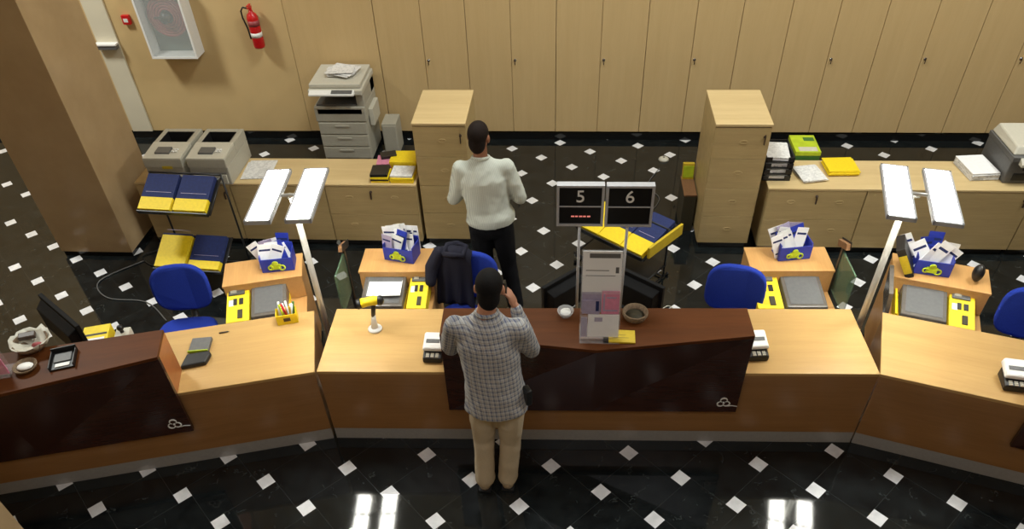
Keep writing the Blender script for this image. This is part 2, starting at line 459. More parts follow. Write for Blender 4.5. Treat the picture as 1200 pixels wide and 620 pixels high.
# ------------------------------------------------------------------ service counters
A0 = R(1.83); AL = R(15.2); AR = R(-17.0)
def frame(o, a):
    return lambda x, y, z=0: (o[0] + x * math.cos(a) - y * math.sin(a), o[1] + x * math.sin(a) + y * math.cos(a), z)
OC = (-1.721, 3.525); OL = (-1.735, 3.522); OR = (2.097, 3.647)
FC, FL, FR = frame(OC, A0), frame(OL, AL), frame(OR, AR)
def counter(o, a, x0, x1, label):
    t = thing('service_counter', label, 'counter', (o[0], o[1], 0), a)
    D = .665
    MB().box(x0, x1, -.004, D, .694, .72).build('worktop', 'beech', t, .003)
    MB().box(x0 + .004, x1 - .004, 0, .028, .115, .694).build('front_panel', 'beech_front', t, .002)
    MB().box(x0 + .004, x1 - .004, .002, .022, 0, .115).build('kick_plate', 'kick', t, .001)
    for xx in (x0 + .004, x1 - .032):
        MB().box(xx, xx + .028, .03, D - .03, 0, .694).build('side_panel', 'beech_front', t, .002)
counter(OC, A0, 0, 3.818, 'middle section of the bank counter with a golden beech top, where the customer stands')
counter(OL, AL, -3.7, 0, 'left angled section of the beech-topped bank counter')
counter(OR, AR, 0, 3.2, 'right angled section of the beech-topped bank counter')

def emblem(parent, x, z, y, s=1.0, mat='white'):
    m = MB()
    for k in range(3):
        a0 = k * 2 * PI / 3 + .3; pts = []
        for i in range(9):
            a = a0 + i * .33; r = .012 + .028 * math.sin(PI * i / 8)
            pts.append((x + s * (r * math.cos(a)), y, z + s * (r * math.sin(a))))
        m.tube(pts, [.0015 + .004 * math.sin(PI * i / 8) for i in range(9)], 6)
    m.ball((x, y, z), .007 * s, 8, 6)
    m.tube([(x + .03 * s, y, z - .03 * s), (x + .05 * s, y, z - .025 * s), (x + .085 * s, y, z - .032 * s)], .003, 6)
    return m.build('emblem', mat, parent)
def raised_box(fr, a, x0, x1, label):
    loc = fr((x0 + x1) / 2, 0); w = (x1 - x0) / 2
    t = thing('raised_transaction_shelf', label, 'counter shelf', (loc[0], loc[1], 0), a)
    yb, yf, pr, zt, zb = .228, -.04, -.178, 1.10, .372
    # front panel: two facets leaning out to a blunt prow at the top
    m = MB(); th = .03
    def V(*p): return m.bm.verts.new(p)
    F = [V(-w, yf, zb), V(0, yf, zb), V(w, yf, zb), V(-w, yf, zt - .024), V(0, pr, zt - .024), V(w, yf, zt - .024)]
    B = [V(-w, yf + th, zb), V(0, yf + th, zb), V(w, yf + th, zb), V(-w, yf + th, zt - .024), V(0, yf + th, zt - .024), V(w, yf + th, zt - .024)]
    for q in ((F[0], F[1], F[4], F[3]), (F[1], F[2], F[5], F[4]), (B[1], B[0], B[3], B[4]), (B[2], B[1], B[4], B[5]), (F[0], F[3], B[3], B[0]), (F[2], B[2], B[5], F[5]), (F[1], F[0], B[0], B[1]), (F[2], F[1], B[1], B[2]), (F[3], F[4], B[4], B[3]), (F[4], F[5], B[5], B[4])): m.bm.faces.new(q)
    fp = m.build('front_panel', 'mahog_dark', t)
    MB().prism([(-w, yf - .003), (0, pr - .003), (w, yf - .003), (w, yb), (-w, yb)], zt - .024, zt).build('shelf_top', 'mahog', t, .002)
    for sx in (-1, 1):
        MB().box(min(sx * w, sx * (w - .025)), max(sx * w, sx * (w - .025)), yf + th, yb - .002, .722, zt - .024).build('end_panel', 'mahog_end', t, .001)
    MB().box(-w + .026, w - .026, yb - .025, yb - .003, .80, zt - .024).build('back_panel', 'mahog', t, .001)
    emblem(fp, w - .10, zb + .10, yf - .004, 1.15)
    return t
raised_box(FC, A0, .898, 2.918, 'dark mahogany raised shelf on the middle counter, holding the leaflet stand')
raised_box(FL, AL, -2.94, -.915, 'dark mahogany raised shelf on the left counter, holding the basket')
raised_box(FR, AR, .90, 2.92, 'dark mahogany raised shelf on the right counter, cut by the picture edge')

# ------------------------------------------------------------------ desk lamps
def torch(loc, hc, a, label, zh=1.8):
    t = thing('office_floor_lamp', label, 'lamp', (loc[0], loc[1], 0), 0, 'twin-head uplighters between the counters')
    MB().lathe([(0, 0), (.075, 0), (.075, .012), (.03, .02), (0, .02)], 24).build('base', 'steel', t)
    MB().tube([(0, 0, .015), (0, 0, zh - .06)], .022, 16).build('pole', 'steel', t)
    dx, dy = hc[0] - loc[0], hc[1] - loc[1]
    ca, sa = math.cos(a), math.sin(a)
    def P(x, y, z): return (dx + x * ca - y * sa, dy + x * sa + y * ca, z)
    MB().tube([(0, 0, zh - .07), (dx * .5, dy * .5, zh - .03), P(0, 0, zh - .01)], .016, 10).tube([P(-.13, 0, zh), P(.13, 0, zh)], .012, 10).build('head_bracket', 'steel', t)
    for sx in (-1, 1):
        m = Matrix.Translation(P(sx * .127, 0, zh)) @ Matrix.Rotation(a, 4, 'Z')
        hw, hl = .084, .315
        h = MB()
        for b in ((-hw, -hw + .014, -hl, hl), (hw - .014, hw, -hl, hl), (-hw, hw, -hl, -hl + .014), (-hw, hw, hl - .014, hl)):
            h.box(b[0], b[1], b[2], b[3], -.014, .014, 0, m)
        h.box(-hw + .014, hw - .014, -.01, .01, -.011, .006, 0, m)
        hd = h.build('lamp_head', 'alu', t, .002)
        g = MB(); g.box(-hw + .0145, hw - .0145, -hl + .0145, hl - .0145, .0065, .012, 0, m).build('diffuser', 'tube', hd)
        g = MB(); 
        for q in (-.04, .04): g.tube([m @ Vector((q, -hl + .03, -.012)), m @ Vector((q, hl - .03, -.012))], .009, 10)
        g.build('fluorescent_tube', 'tube', hd)
torch((-1.838, 4.15), (-1.818, 4.055), R(4.5), 'grey twin-head lamp on a pole left of the middle counter')
torch((2.118, 4.2), (2.152, 4.14), R(-12.5), 'grey twin-head lamp on a pole right of the middle counter')

# ------------------------------------------------------------------ counter number signs
def letters(txt, size, loc, parent, mat, name, ext=.0015, font_bold=.0):
    cu = bpy.data.curves.new(name, 'FONT'); cu.body = txt; cu.size = size; cu.extrude = ext; cu.offset = font_bold
    cu.align_x = 'CENTER'; cu.align_y = 'CENTER'
    tmp = bpy.data.objects.new(name, cu); COL.objects.link(tmp)
    bpy.context.view_layer.update()
    me = bpy.data.meshes.new_from_object(tmp.evaluated_get(bpy.context.evaluated_depsgraph_get()))
    bpy.data.objects.remove(tmp); bpy.data.curves.remove(cu)
    me.materials.clear(); me.materials.append(M[mat])
    for p in me.polygons: p.material_index = 0
    me.transform(Matrix.Rotation(PI / 2, 4, 'X')); me.transform(Matrix.Translation(loc))
    o = bpy.data.objects.new(name, me); COL.objects.link(o); o.parent = parent; return o
def sign(xc, digit, label, led):
    z0, z1 = 1.655, 1.95; w = .292
    t = thing('counter_number_sign', label, 'sign', (xc, 3.955, 1.1 - .38), R(.6), 'counter number signs')
    z0 -= .72; z1 -= .72
    f = MB(); e = .016
    f.box(-w / 2, w / 2, 0, .05, z1 - e, z1).box(-w / 2, w / 2, 0, .05, z0, z0 + e).box(-w / 2, -w / 2 + e, 0, .05, z0 + e, z1 - e).box(w / 2 - e, w / 2, 0, .05, z0 + e, z1 - e)
    f.box(-w / 2 + e, w / 2 - e, .004, .012, z0 + .138, z0 + .146)
    f.build('frame', 'alu', t, .002)
    MB().box(-w / 2 + e, w / 2 - e, .01, .046, z0 + e, z1 - e).build('display_panel', 'screen', t)
    letters(digit, .12, (0, .008, z1 - .085), t, 'white', 'number', .002)
    if led:
        m = MB()
        for k, x in enumerate((-.055, -.03, -.005, .02, .045)):
            m.box(x, x + (.017 if k % 2 else .02), .006, .01, z0 + .066, z0 + .074)
        m.build('red_digits', 'led', t)
    px = .0
    MB().tube([(px, .03, 0.002), (px, .03, z0)], .009, 12).build('post', 'alu', t)
    MB().lathe([(0, .0), (.04, .0), (.04, .006), (.012, .012), (0, .012)], 20, (px, .03, .001)).build('base_plate', 'alu', t)
sign(.066, '5', 'black and silver counter sign showing number 5 above a red display', True)
sign(.368, '6', 'black and silver counter sign showing number 6, lower display blank', False)

# ------------------------------------------------------------------ leaflets and paper helpers
def sheets(name, label, cat, loc, rot, w, d, h, mats, n=6, jitter=.008, seed=0, group=None, parent=None):
    """a pile of n flat booklets, one mesh"""
    rnd = random.Random(seed); m = MB()
    mats = mats if isinstance(mats, list) else [mats]
    for i in range(n):
        a = rnd.uniform(-jitter, jitter); b = rnd.uniform(-jitter, jitter); r = rnd.uniform(-jitter, jitter) * 3
        m.cbox((a, b, h * (i + .5) / n), (w, d, h / n * .92), (0, 0, r), rnd.randrange(len(mats)) if i < n - 1 else 0)
    o = m.build(name, mats, parent, .001, 1)
    o.location = loc; o.rotation_euler = (0, 0, rot)
    if parent is None: tag(o, label, cat, group)
    return o

# wire display racks with leaflet stacks
def rack(loc, rot, w, tiers, label):
    """tiers: (y_front, z_front, depth, rise)"""
    t = thing('leaflet_rack', label, 'rack', (loc[0], loc[1], 0), rot)
    m = MB(); r = .009
    zt = max(q[1] + q[3] for q in tiers) + .03
    for sx in (-1, 1):
        x = sx * (w / 2 + .012)
        m.tube([(x, 0, .02), (x, tiers[0][0] + .42, .02)], r, 8)
        m.tube([(x, tiers[0][0] + .36, .02), (x, tiers[0][0] + .36, zt)], r, 8)
        for (yf, zf, d, rise) in tiers: m.tube([(x, yf, zf), (x, yf + d, zf + rise)], r, 8)
        m.ball((x, .0, .018), .018, 10, 6).ball((x, tiers[0][0] + .42, .018), .018, 10, 6)
    yb = tiers[0][0] + .36
    m.tube([(-w / 2 - .012, yb, zt - .01), (w / 2 + .012, yb, zt - .01)], r, 8).tube([(-w / 2 - .012, yb, .02), (w / 2 + .012, yb, .02)], r, 8)
    m.build('frame', 'black', t)
    for (yf, zf, d, rise) in tiers:
        s = MB(); L = math.hypot(d, rise); a = math.atan2(rise, d)
        mt = Matrix.Translation((0, yf, zf)) @ Matrix.Rotation(a, 4, 'X')
        s.box(-w / 2, w / 2, 0, L, -.012, 0, 0, mt)
        s.box(-w / 2, w / 2, -.012, 0, -.012, .035, 0, mt)
        s.build('tray', 'black', t, .001)
    return t
def leaflet_stack(rloc, rrot, x, tier, w, label, split=.42, colors=('yellow', 'blue_card'), h=.05, lift=0, tilt=0.0):
    yf, zf, d, rise = tier; a = math.atan2(rise, d); L = math.hypot(d, rise)
    base = Matrix.Translation((rloc[0], rloc[1], 0)) @ Matrix.Rotation(rrot, 4, 'Z') @ Matrix.Translation((x, yf, zf)) @ Matrix.Rotation(a, 4, 'X') @ Matrix.Translation((0, .006, .001 + lift)) @ Matrix.Rotation(tilt, 4, 'Z')
    t = thing('leaflet_stack', label, 'leaflets', (0, 0, 0), 0); t.matrix_world = base
    L -= .02
    k = L * split
    a_ = MB(); 
    for i in range(5):
        j = random.uniform(-.004, .004)
        a_.box(-w / 2 + j, w / 2 + j, 0 + abs(j), k, i * h / 5, (i + .9) * h / 5)
    a_.build('lower_part', colors[0], t, .001, 1)
    b_ = MB()
    for i in range(5):
        j = random.uniform(-.004, .004)
        b_.box(-w / 2 + j, w / 2 + j, k + .0005, L, i * h / 5, (i + .9) * h / 5)
    b_.build('upper_part', colors[1], t, .001, 1)
    # white fold line of the cover
    MB().box(-w / 2 + .03, w / 2 - .03, k + .05, k + .054, h * .98, h * 1.0 + .0006).build('cover_line', 'lilac', t)
    return t
RL = (-3.48, 5.25); RLr = R(-4)
tL = [(.08, .80, .34, .17), (-.03, .25, .32, .17)]
rack(RL, RLr, .66, tL, 'black wire rack with two tiers of yellow and blue leaflets left of the counter')
leaflet_stack(RL, RLr, -.165, tL[0], .30, 'blue and yellow leaflet stack on the upper tier, nearest the pillar', .34)
leaflet_stack(RL, RLr, .165, tL[0], .30, 'blue and yellow leaflet stack on the upper tier of the left rack, nearest the lamp', .34)
leaflet_stack(RL, RLr, -.165, tL[1], .29, 'mostly yellow leaflet stack on the lower tier of the left rack', .95, ('yellow', 'blue_card'))
leaflet_stack(RL, RLr, .165, tL[1], .30, 'blue-topped leaflet stack on the lower tier of the left rack', .25)

RC = (.36, 5.53); RCr = R(-40)
tC = [(.0, .40, .50, .12), (-.02, .12, .40, .03)]
rack(RC, RCr, .74, tC, 'low black trolley rack standing askew on the floor behind sign 6')
leaflet_stack(RC, RCr, -.245, tC[0], .23, 'yellow leaflet stack with dark print, left end of the trolley behind sign 5', .75, ('yellow', 'black'))
leaflet_stack(RC, RCr, .0, tC[0], .24, 'blue and yellow leaflet stack in the middle of the trolley', .36)
leaflet_stack(RC, RCr, .245, tC[0], .23, 'blue and yellow leaflet stack at the right end of the trolley', .36)
ccr = frame(RC, RCr)
o = MB().box(-.012, .012, 0, .5, 0, .11).build('end_board', 'yellow_dull', None, .002)
tag(o, 'yellow card folder standing upright at the right end of the trolley', 'folder'); o.location = ccr(.405, .03, .42); o.rotation_euler = (0, 0, RCr); o.name = 'card_folder'

# ------------------------------------------------------------------ printers and copier
def laser_printer(x0, label):
    t = thing('laser_printer', label, 'printer', (x0, 5.965, .703), 0, 'grey laser printers on the left cabinet')
    W, D, H = .375, .56, .30
    m = MB(); m.box(0, W, .01, D, 0, H * .6)
    m.box(0, W, 0, D * .5, H * .6, H - .03)
    m.box(0, .05, D * .5, D, H * .6, H - .005).box(W - .05, W, D * .5, D, H * .6, H - .005).box(.05, W - .05, D - .06, D, H * .6, H - .005)
    m.build('body', 'grey', t, .008)
    # sloping top cover around the output bay
    MB().hexa([(0.004, .0, H - .03), (W - .004, .0, H - .03), (W - .004, D * .5, H - .03), (0.004, D * .5, H - .03), (.004, .004, H - .02), (W - .004, .004, H - .02), (W - .004, D * .5, H), (.004, D * .5, H)]).build('top_cover', 'lgrey', t, .004)
    MB().box(.051, W - .051, D * .505, D - .061, H * .55, H * .625).box(.051, W - .051, D - .066, D - .061, H * .625, H - .008).box(.051, .056, D * .505, D - .066, H * .625, H - .008).box(W - .056, W - .051, D * .505, D - .066, H * .625, H - .008).build('output_bay', 'black', t)
    MB().hexa([(.10, .07, H - .02), (.24, .07, H - .02), (.24, .17, H - .012), (.10, .17, H - .012), (.10, .07, H + .0), (.24, .07, H + .0), (.24, .17, H + .008), (.10, .17, H + .008)]).build('display_panel', 'dgrey', t, .003)
    m = MB()
    for i in range(4): m.cbox((.27 + (i % 2) * .03, .10 + (i // 2) * .035, H - .002), (.02, .02, .012))
    m.build('buttons', 'white', t, .002)
    MB().box(.03, W - .03, -.006, .01, .02, H * .36).build('paper_tray', 'lgrey', t, .004)
    MB().box(.14, .24, -.012, -.004, .04, .065).build('tray_handle', 'dgrey', t, .002)
    MB().box(.02, W - .02, -.004, .004, H * .42, H * .44).build('front_seam', 'dgrey', t)
    return t
p1 = laser_printer(-3.985, 'left-hand grey laser printer on the low cabinet beside the pillar')
copy_tree(p1, (-3.565, 5.965, .703), None, 'right-hand grey laser printer on the low cabinet, next to the loose papers')
st = MB().box(-.05, .05, -.001, .001, 0, .03).build('sticker', 'yellow_dull', p1); st.location = (.22, -.003, .17)

# floor standing copier
t = thing('photocopier', 'grey floor-standing photocopier against the back wall with papers on its lid', 'photocopier', (-2.58, 7.62, 0), 0)
m = MB(); m.box(-.28, .28, .04, .56, .03, .50); m.build('cabinet', 'grey', t, .012)
MB().box(-.29, .29, .03, .57, .505, .68).build('engine_body', 'grey', t, .012)
MB().box(-.25, .25, .03, .05, .60, .655).box(-.23, .23, .035, .05, .42, .44).build('dark_slots', 'black', t)
MB().box(.20, .29, .06, .57, .68, .83).box(-.29, .29, .40, .57, .68, .83).build('scanner_support', 'grey', t, .008)
MB().box(-.26, .19, .06, .39, .681, .70).build('output_tray', 'dgrey', t, .003)
MB().box(-.30, .30, -.01, .58, .83, .895).build('scanner_body', 'lgrey', t, .012)
cp = MB().hexa([(-.28, -.07, .85), (.22, -.07, .85), (.22, -.01, .85), (-.28, -.01, .85), (-.28, -.07, .87), (.22, -.07, .87), (.22, .0, .895), (-.28, .0, .895)]).build('control_panel', 'white', t, .004)
MB().hexa([(-.03, -.06, .875), (.20, -.06, .875), (.20, -.01, .89), (-.03, -.01, .89), (-.03, -.06, .882), (.20, -.06, .882), (.20, -.01, .897), (-.03, -.01, .897)]).build('keypad', 'dgrey', cp, .002)
MB().box(-.29, .28, .03, .57, .897, .945).build('lid', 'lgrey', t, .012)
for i, z in enumerate((.06, .21, .36)):
    d = MB().box(-.27, .27, .02, .04, z, z + .135).build('paper_drawer', 'grey', t, .005)
    MB().box(-.08, .08, .012, .022, z + .09, z + .11).build('handle', 'grey', d, .002)
MB().box(.29, .34, .16, .46, .40, .60).build('side_tray', 'lgrey', t, .006)
MB().tube([(-.22, .1, .03), (-.22, .1, 0)], .025, 10).tube([(.22, .1, .03), (.22, .1, 0)], .025, 10).tube([(-.22, .5, .03), (-.22, .5, 0)], .025, 10).tube([(.22, .5, .03), (.22, .5, 0)], .025, 10).build('feet', 'black', t)
m = MB()
for i in range(7):
    m.cbox((random.uniform(-.05, .05), random.uniform(-.04, .04), .006 + i * .006), (.30, .21, .004), (random.uniform(-.06, .06), random.uniform(-.06, .06), random.uniform(-.5, .5)))
o = tag(m.build('paper_pile', 'print', None), 'untidy pile of printed papers lying on the photocopier lid', 'papers'); o.location = (-2.53, 7.93, .955)
o = tag(MB().box(0, .17, 0, .26, 0, .38).box(.008, .162, -.01, 0, .02, .36).build('waste_bin', 'grey', None, .008), 'small grey plastic box standing on the floor right of the photocopier', 'bin'); o.location = (-2.19, 7.85, 0)
# multifunction printer right
t = thing('multifunction_printer', 'big grey multifunction printer on the low cabinet at the right edge', 'printer', (3.85, 6.12, .703), 0)
MB().box(0, .56, 0, .50, 0, .22).build('body', 'dgrey', t, .01)
MB().box(-.01, .57, -.02, .50, .22, .265).build('scanner_body', 'dgrey', t, .006)
MB().hexa([(.0, .02, .267), (.56, .02, .267), (.56, .49, .267), (0, .49, .267), (.03, .06, .33), (.53, .06, .33), (.53, .47, .35), (.03, .47, .35)]).build('lid', 'lgrey', t, .012)
MB().box(.06, .50, -.006, .01, .03, .10).build('paper_tray', 'black', t, .004)
MB().box(.12, .44, -.005, .02, .13, .20).build('output_slot', 'black', t, .002)
MB().hexa([(.05, -.08, .20), (.45, -.08, .20), (.45, -.02, .20), (.05, -.02, .20), (.05, -.08, .225), (.45, -.08, .225), (.45, -.02, .262), (.05, -.02, .262)]).build('control_panel', 'lgrey', t, .003)
# papers and files on the back cabinets
sheets('paper_stack', 'tall stack of white paper beside the big printer on the right', 'papers', (3.70, 6.33, .703), R(6), .25, .33, .07, ['paper', 'print'], 9, .006, 3)
sheets('paper_sheets', 'loose printed sheets on the worktop right of the grey laser printers', 'papers', (-3.02, 6.25, .703), R(4), .27, .32, .012, ['print'], 3, .012, 4)
sheets('paper_sheets', 'white papers lying between letter trays and yellow envelopes', 'papers', (2.19, 6.24, .703), R(12), .22, .27, .03, ['print', 'paper'], 4, .015, 5)
sheets('envelope_stack', 'stack of bright yellow envelopes on the right worktop', 'envelopes', (2.50, 6.35, .703), R(2), .27, .25, .05, ['yellow'], 5, .014, 6)
t = thing('letter_tray_stack', 'stack of black plastic letter trays beside the right drawer tower', 'letter trays', (1.875, 6.13, .703), 0)
for i in range(4):
    z = i * .062; m = MB()
    m.box(-.125, .125, 0, .34, z, z + .006).box(-.125, -.119, 0, .34, z, z + .05).box(.119, .125, 0, .34, z, z + .05).box(-.125, .125, .334, .34, z, z + .05).box(-.125, -.07, 0, .006, z, z + .05).box(.07, .125, 0, .006, z, z + .05)
    tr = m.build('tray', 'black', t, .001)
    if i: MB().box(-.125, -.115, .02, .03, z - .012, z).box(.115, .125, .02, .03, z - .012, z).box(-.125, -.115, .31, .32, z - .012, z).box(.115, .125, .31, .32, z - .012, z).build('spacer', 'black', tr)
for i in range(4):
    sheets('tray_papers', ['papers inside the lowest black letter tray', 'papers inside the second black letter tray from the bottom', 'papers inside the third black letter tray from the bottom', 'white printed sheets on top of the black letter trays'][i], 'papers', (1.875, 6.295, .7105 + i * .062), R([0, 1, -1, -5][i]), .205, .29, .03, ['print', 'paper'], 4, .005, 8 + i)
t = thing('green_carton', 'tall green carton with a lime top standing behind the right low cabinet', 'carton', (2.24, 6.70, 0), 0)
MB().box(-.115, .115, -.165, .165, 0, .735).build('body', 'green', t, .004)
MB().box(-.117, .117, -.167, .167, .737, .775).box(-.08, .09, -.15, -.07, .775, .777, 1).box(.0, .1, .05, .12, .775, .777, 2).build('top', ['lime', 'lgrey', 'green'], t, .002)
# yellow folders left
for i, (x, y, z, w, d, h, mt, r, nm) in enumerate([
    (-1.785, 6.12, .703, .17, .18, .055, 'yellow', 0, 'lower small yellow box with black print at the front of the left folders'),
    (-1.79, 6.125, .759, .165, .18, .03, 'black', 2, 'black-topped booklet lying on the small yellow box'),
    (-1.575, 6.13, .703, .215, .20, .05, 'yellow', 0, 'flat yellow box with a white label touching the left drawer tower'),
    (-1.58, 6.13, .754, .21, .19, .022, 'print', -2, 'white printed booklet lying on the flat yellow box'),
    (-1.60, 6.36, .703, .26, .22, .10, 'yellow', 0, 'big bright yellow folder pile at the back of the left worktop'),
    (-1.79, 6.33, .703, .13, .18, .08, 'pink', 6, 'pinkish folder pile left of the big yellow pile'),
    (-1.76, 6.39, .784, .15, .10, .03, 'black', 18, 'black glasses case lying on the pinkish folders')]):
    nm2 = 'glasses_case' if i == 6 else ('booklet' if i in (1, 3) else 'folder_box')
    sheets(nm2, nm, 'folder' if i != 6 else 'case', (x, y, z), R(r), w, d, h, [mt, 'black', 'yellow'] if i in (0,) else [mt], 3 if h > .03 else 1, .004, 20 + i)
# brown box beside tower
t = thing('cardboard_box', 'narrow brown box standing on the floor left of the right drawer tower', 'box', (1.165, 6.33, 0), 0)
MB().box(-.06, .06, 0, .36, 0, .40).build('body', 'olive', t, .003)
MB().box(-.062, .062, -.002, .362, .402, .42).build('lid', 'brown_box', t, .003)
o = tag(MB().box(-.055, .055, 0, .05, 0, .16).box(-.05, .05, -.004, 0, .02, .14, 1).build('booklet', ['yellow_dull', 'lime'], None, .002), 'lime green booklet standing on the narrow brown box', 'booklet'); o.location = (1.165, 6.62, .421); o.rotation_euler = (R(-8), 0, 0)

# ------------------------------------------------------------------ wall fixtures
t = thing('hose_reel_cabinet', 'white fire hose cabinet with a red reel behind glass on the back wall', 'fire hose cabinet', (-4.488, 8.05, 1.068), 0)
m = MB(); w, d, h = .267, .20, .80
m.box(-w, w, 0, d, 0, .02).box(-w, w, 0, d, h - .02, h).box(-w, -w + .02, 0, d, .02, h - .02).box(w - .02, w, 0, d, .02, h - .02).box(-w + .02, w - .02, d - .01, d, .02, h - .02)
m.build('body', 'white', t, .003)
MB().box(-w + .021, w - .021, d - .02, d - .011, .021, h - .021).build('backing', 'teal', t)
m = MB(); rx = Matrix.Rotation(PI / 2, 3, 'X')
for r_ in (.085, .115, .145, .175, .205): m.torus((0, .12, .42), r_, .016, 36, 8, rx)
m.build('hose', 'reel_red', t)
MB().tube([(0, .17, .42), (0, .04, .42)], .055, 20).box(-.10, .03, .02, .05, .43, .445).build('reel_hub', 'black', t)
dr = MB().box(-w + .0, w - .0, -.008, -.001, 0, .022).box(-w, w, -.008, -.001, h - .022, h).box(-w, -w + .022, -.008, -.001, .022, h - .022).box(w - .022, w, -.008, -.001, .022, h - .022).build('door_frame', 'white', t, .001)
MB().box(-w + .023, w - .023, -.006, -.003, .023, h - .023).build('pane', 'cab_glass', dr)
t = thing('fire_extinguisher', 'red fire extinguisher hanging on the back wall', 'fire extinguisher', (-3.52, 8.165, 1.15), 0)
MB().lathe([(0, 0), (.055, 0), (.062, .015), (.062, .32), (.05, .36), (.022, .385), (.022, .40), (0, .40)], 24).build('cylinder', 'red', t)
MB().tube([(0, 0, .40), (0, 0, .435)], .018, 12).box(-.012, .012, -.06, .03, .43, .443).box(-.012, .012, -.065, .02, .455, .466).build('valve', 'red', t, .002)
MB().tube([(-.015, -.01, .42), (-.07, -.02, .44), (-.10, -.02, .40), (-.10, -.02, .33), (-.075, -.02, .22), (-.068, -.02, .10)], .009, 10).build('hose', 'black', t)
MB().tube([(0, 0, .12), (0, 0, .17)], .0628, 24).build('label_band', 'white', t)
MB().tube([(0, 0, .24), (0, 0, .30)], .0628, 24).build('instruction_band', 'reel_red', t)
MB().box(-.03, .03, .05, .084, .26, .32).build('wall_bracket', 'black', t)
t = thing('fire_alarm_button', 'small red fire alarm call point left of the hose cabinet', 'alarm button', (-5.0, 8.25, 1.44), 0)
MB().box(-.045, .045, -.045, 0, -.05, .05).build('housing', 'red', t, .006)
MB().box(-.025, .025, -.048, -.0455, -.022, .018).build('push_plate', 'white', t)
t = thing('wall_grille_box', 'small white ledge with a dark underside on the pale wall strip', 'wall box', (-5.325, 8.221, 1.13), 0)
MB().box(-.13, .13, -.08, 0, .045, .065).build('ledge', 'white', t, .003)
MB().box(-.12, .12, -.07, 0, 0, .044).build('dark_box', 'dgrey', t, .003)

# ------------------------------------------------------------------ teller side units
def desk_items_frame(fr, a, x, y, z): 
    p = fr(x, y, z); return p
def side_unit(fr, a, x0, label, w=.60):
    p = fr(x0, .69)
    t = thing('side_cabinet', label, 'cabinet', (p[0], p[1], 0), a)
    MB().box(0, w, 0, .62, .04, .60).build('body', 'pine', t, .004)
    MB().box(0.02, w - .02, .02, .60, 0, .04).build('plinth', 'black', t)
    MB().box(0, w, .32, .62, .602, .79).build('raised_back', 'pine', t, .004)
    MB().box(-.005, w + .005, .315, .625, .791, .81).build('top_panel', 'pine', t, .003)
    return t
side_unit(FC, A0, 3.155, 'orange beech side cabinet behind the right end of the middle counter', .62)
side_unit(FC, A0, .12, 'orange beech side cabinet behind the left end of the middle counter', .58)
side_unit(FL, AL, -.68, 'orange beech side cabinet behind the right end of the left counter', .60)
side_unit(FR, AR, .04, 'orange beech side cabinet behind the left end of the right counter', .66)

def leaflet_box(loc, rot, label, n, seed, fan=1.0, clip=True):
    """blue display box with white leaflets fanned out of it"""
    t = thing('leaflet_box', label, 'leaflet box', loc, rot)
    m = MB(); w, d, h = .25, .15, .12
    m.box(-w / 2, w / 2, 0, .006, 0, h).box(-w / 2, w / 2, d - .006, d, 0, h + .05).box(-w / 2, -w / 2 + .006, .006, d - .006, 0, h + .02).box(w / 2 - .006, w / 2, .006, d - .006, 0, h + .02).box(-w / 2 + .006, w / 2 - .006, .006, d - .006, 0, .006)
    m.build('box', 'blue_box', t, .001)
    e = MB(); e.cbox((-.01, -.004, .05), (.075, .006, .05)); e.torus((-.05, -.006, .045), .018, .006, 16, 6, Matrix.Rotation(PI / 2, 3, 'X')); e.torus((.035, -.006, .04), .022, .006, 16, 6, Matrix.Rotation(PI / 2, 3, 'X')); e.ball((-.01, -.006, .085), (.025, .006, .02), 10, 8)
    e.build('emblem', 'lime', t)
    return t
def leaflets_in(loc, rot, n, seed, label, fan=.25, h=.22, mats=('paper', 'print', 'paper', 'print', 'paper', 'lilac', 'blue_box')):
    rnd = random.Random(seed); 
    for i in range(n):
        w = rnd.uniform(.09, .12); hh = h * rnd.uniform(.85, 1.1)
        x = -.11 + .21 * (i % 5 + .3) / 5 + rnd.uniform(-.01, .01); y = .03 + .09 * (i // 5) / max(1, (n - 1) // 5) + .012 * (i % 5)
        tilt = rnd.uniform(-.5, -.1); lean = rnd.uniform(-fan, fan)
        m = MB(); m.box(-w / 2, w / 2, 0, .004, 0, hh).box(-w / 2 + .01, w / 2 - .01, -.0006, 0, hh * .15, hh * .22, 1).box(-w / 2 + .01, w / 2 - .01, -.0006, 0, hh * .72, hh * .8, 1)
        o = m.build('leaflet', [mats[rnd.randrange(len(mats))], 'blue_card'], None)
        c, s = math.cos(rot), math.sin(rot)
        o.matrix_world = Matrix.Translation((loc[0] + x * c - y * s, loc[1] + x * s + y * c, loc[2] + .02)) @ Matrix.Rotation(rot + rnd.uniform(-.25, .25), 4, 'Z') @ Matrix.Rotation(lean, 4, 'Y') @ Matrix.Rotation(tilt * .5, 4, 'X')
        tag(o, label, 'leaflet', label.replace('white leaflet', 'white leaflets'))
bx = FC(3.50, 1.14, .812); leaflet_box(bx, A0 + R(8), 'bright blue leaflet box on the side cabinet right of the middle chair', 9, 1)
leaflets_in(bx, A0 + R(8), 9, 31, 'white leaflet fanning out of the blue box right of the middle blue chair', .45)
bx = FC(.42, 1.13, .812); leaflet_box(bx, A0 - R(14), 'bright blue leaflet box on the side cabinet behind the barcode scanner', 10, 2)
leaflets_in(bx, A0 - R(14), 10, 32, 'white leaflet standing in the blue box behind the barcode scanner', .3, .21)
bx = FL(-.255, 1.10, .812); leaflet_box(bx, AL - R(4), 'dark blue leaflet box below the left desk lamp', 10, 3)
leaflets_in(bx, AL - R(4), 9, 33, 'white leaflet standing in the blue box below the left desk lamp', .5, .2)
bx = FR(.30, 1.10, .812); 
leaflet_box(bx, AR + R(5), 'blue leaflet box under the right desk lamp', 8, 4)
leaflets_in(bx, AR + R(5), 8, 34, 'white leaflet leaning in the blue box under the right desk lamp', .7, .24)

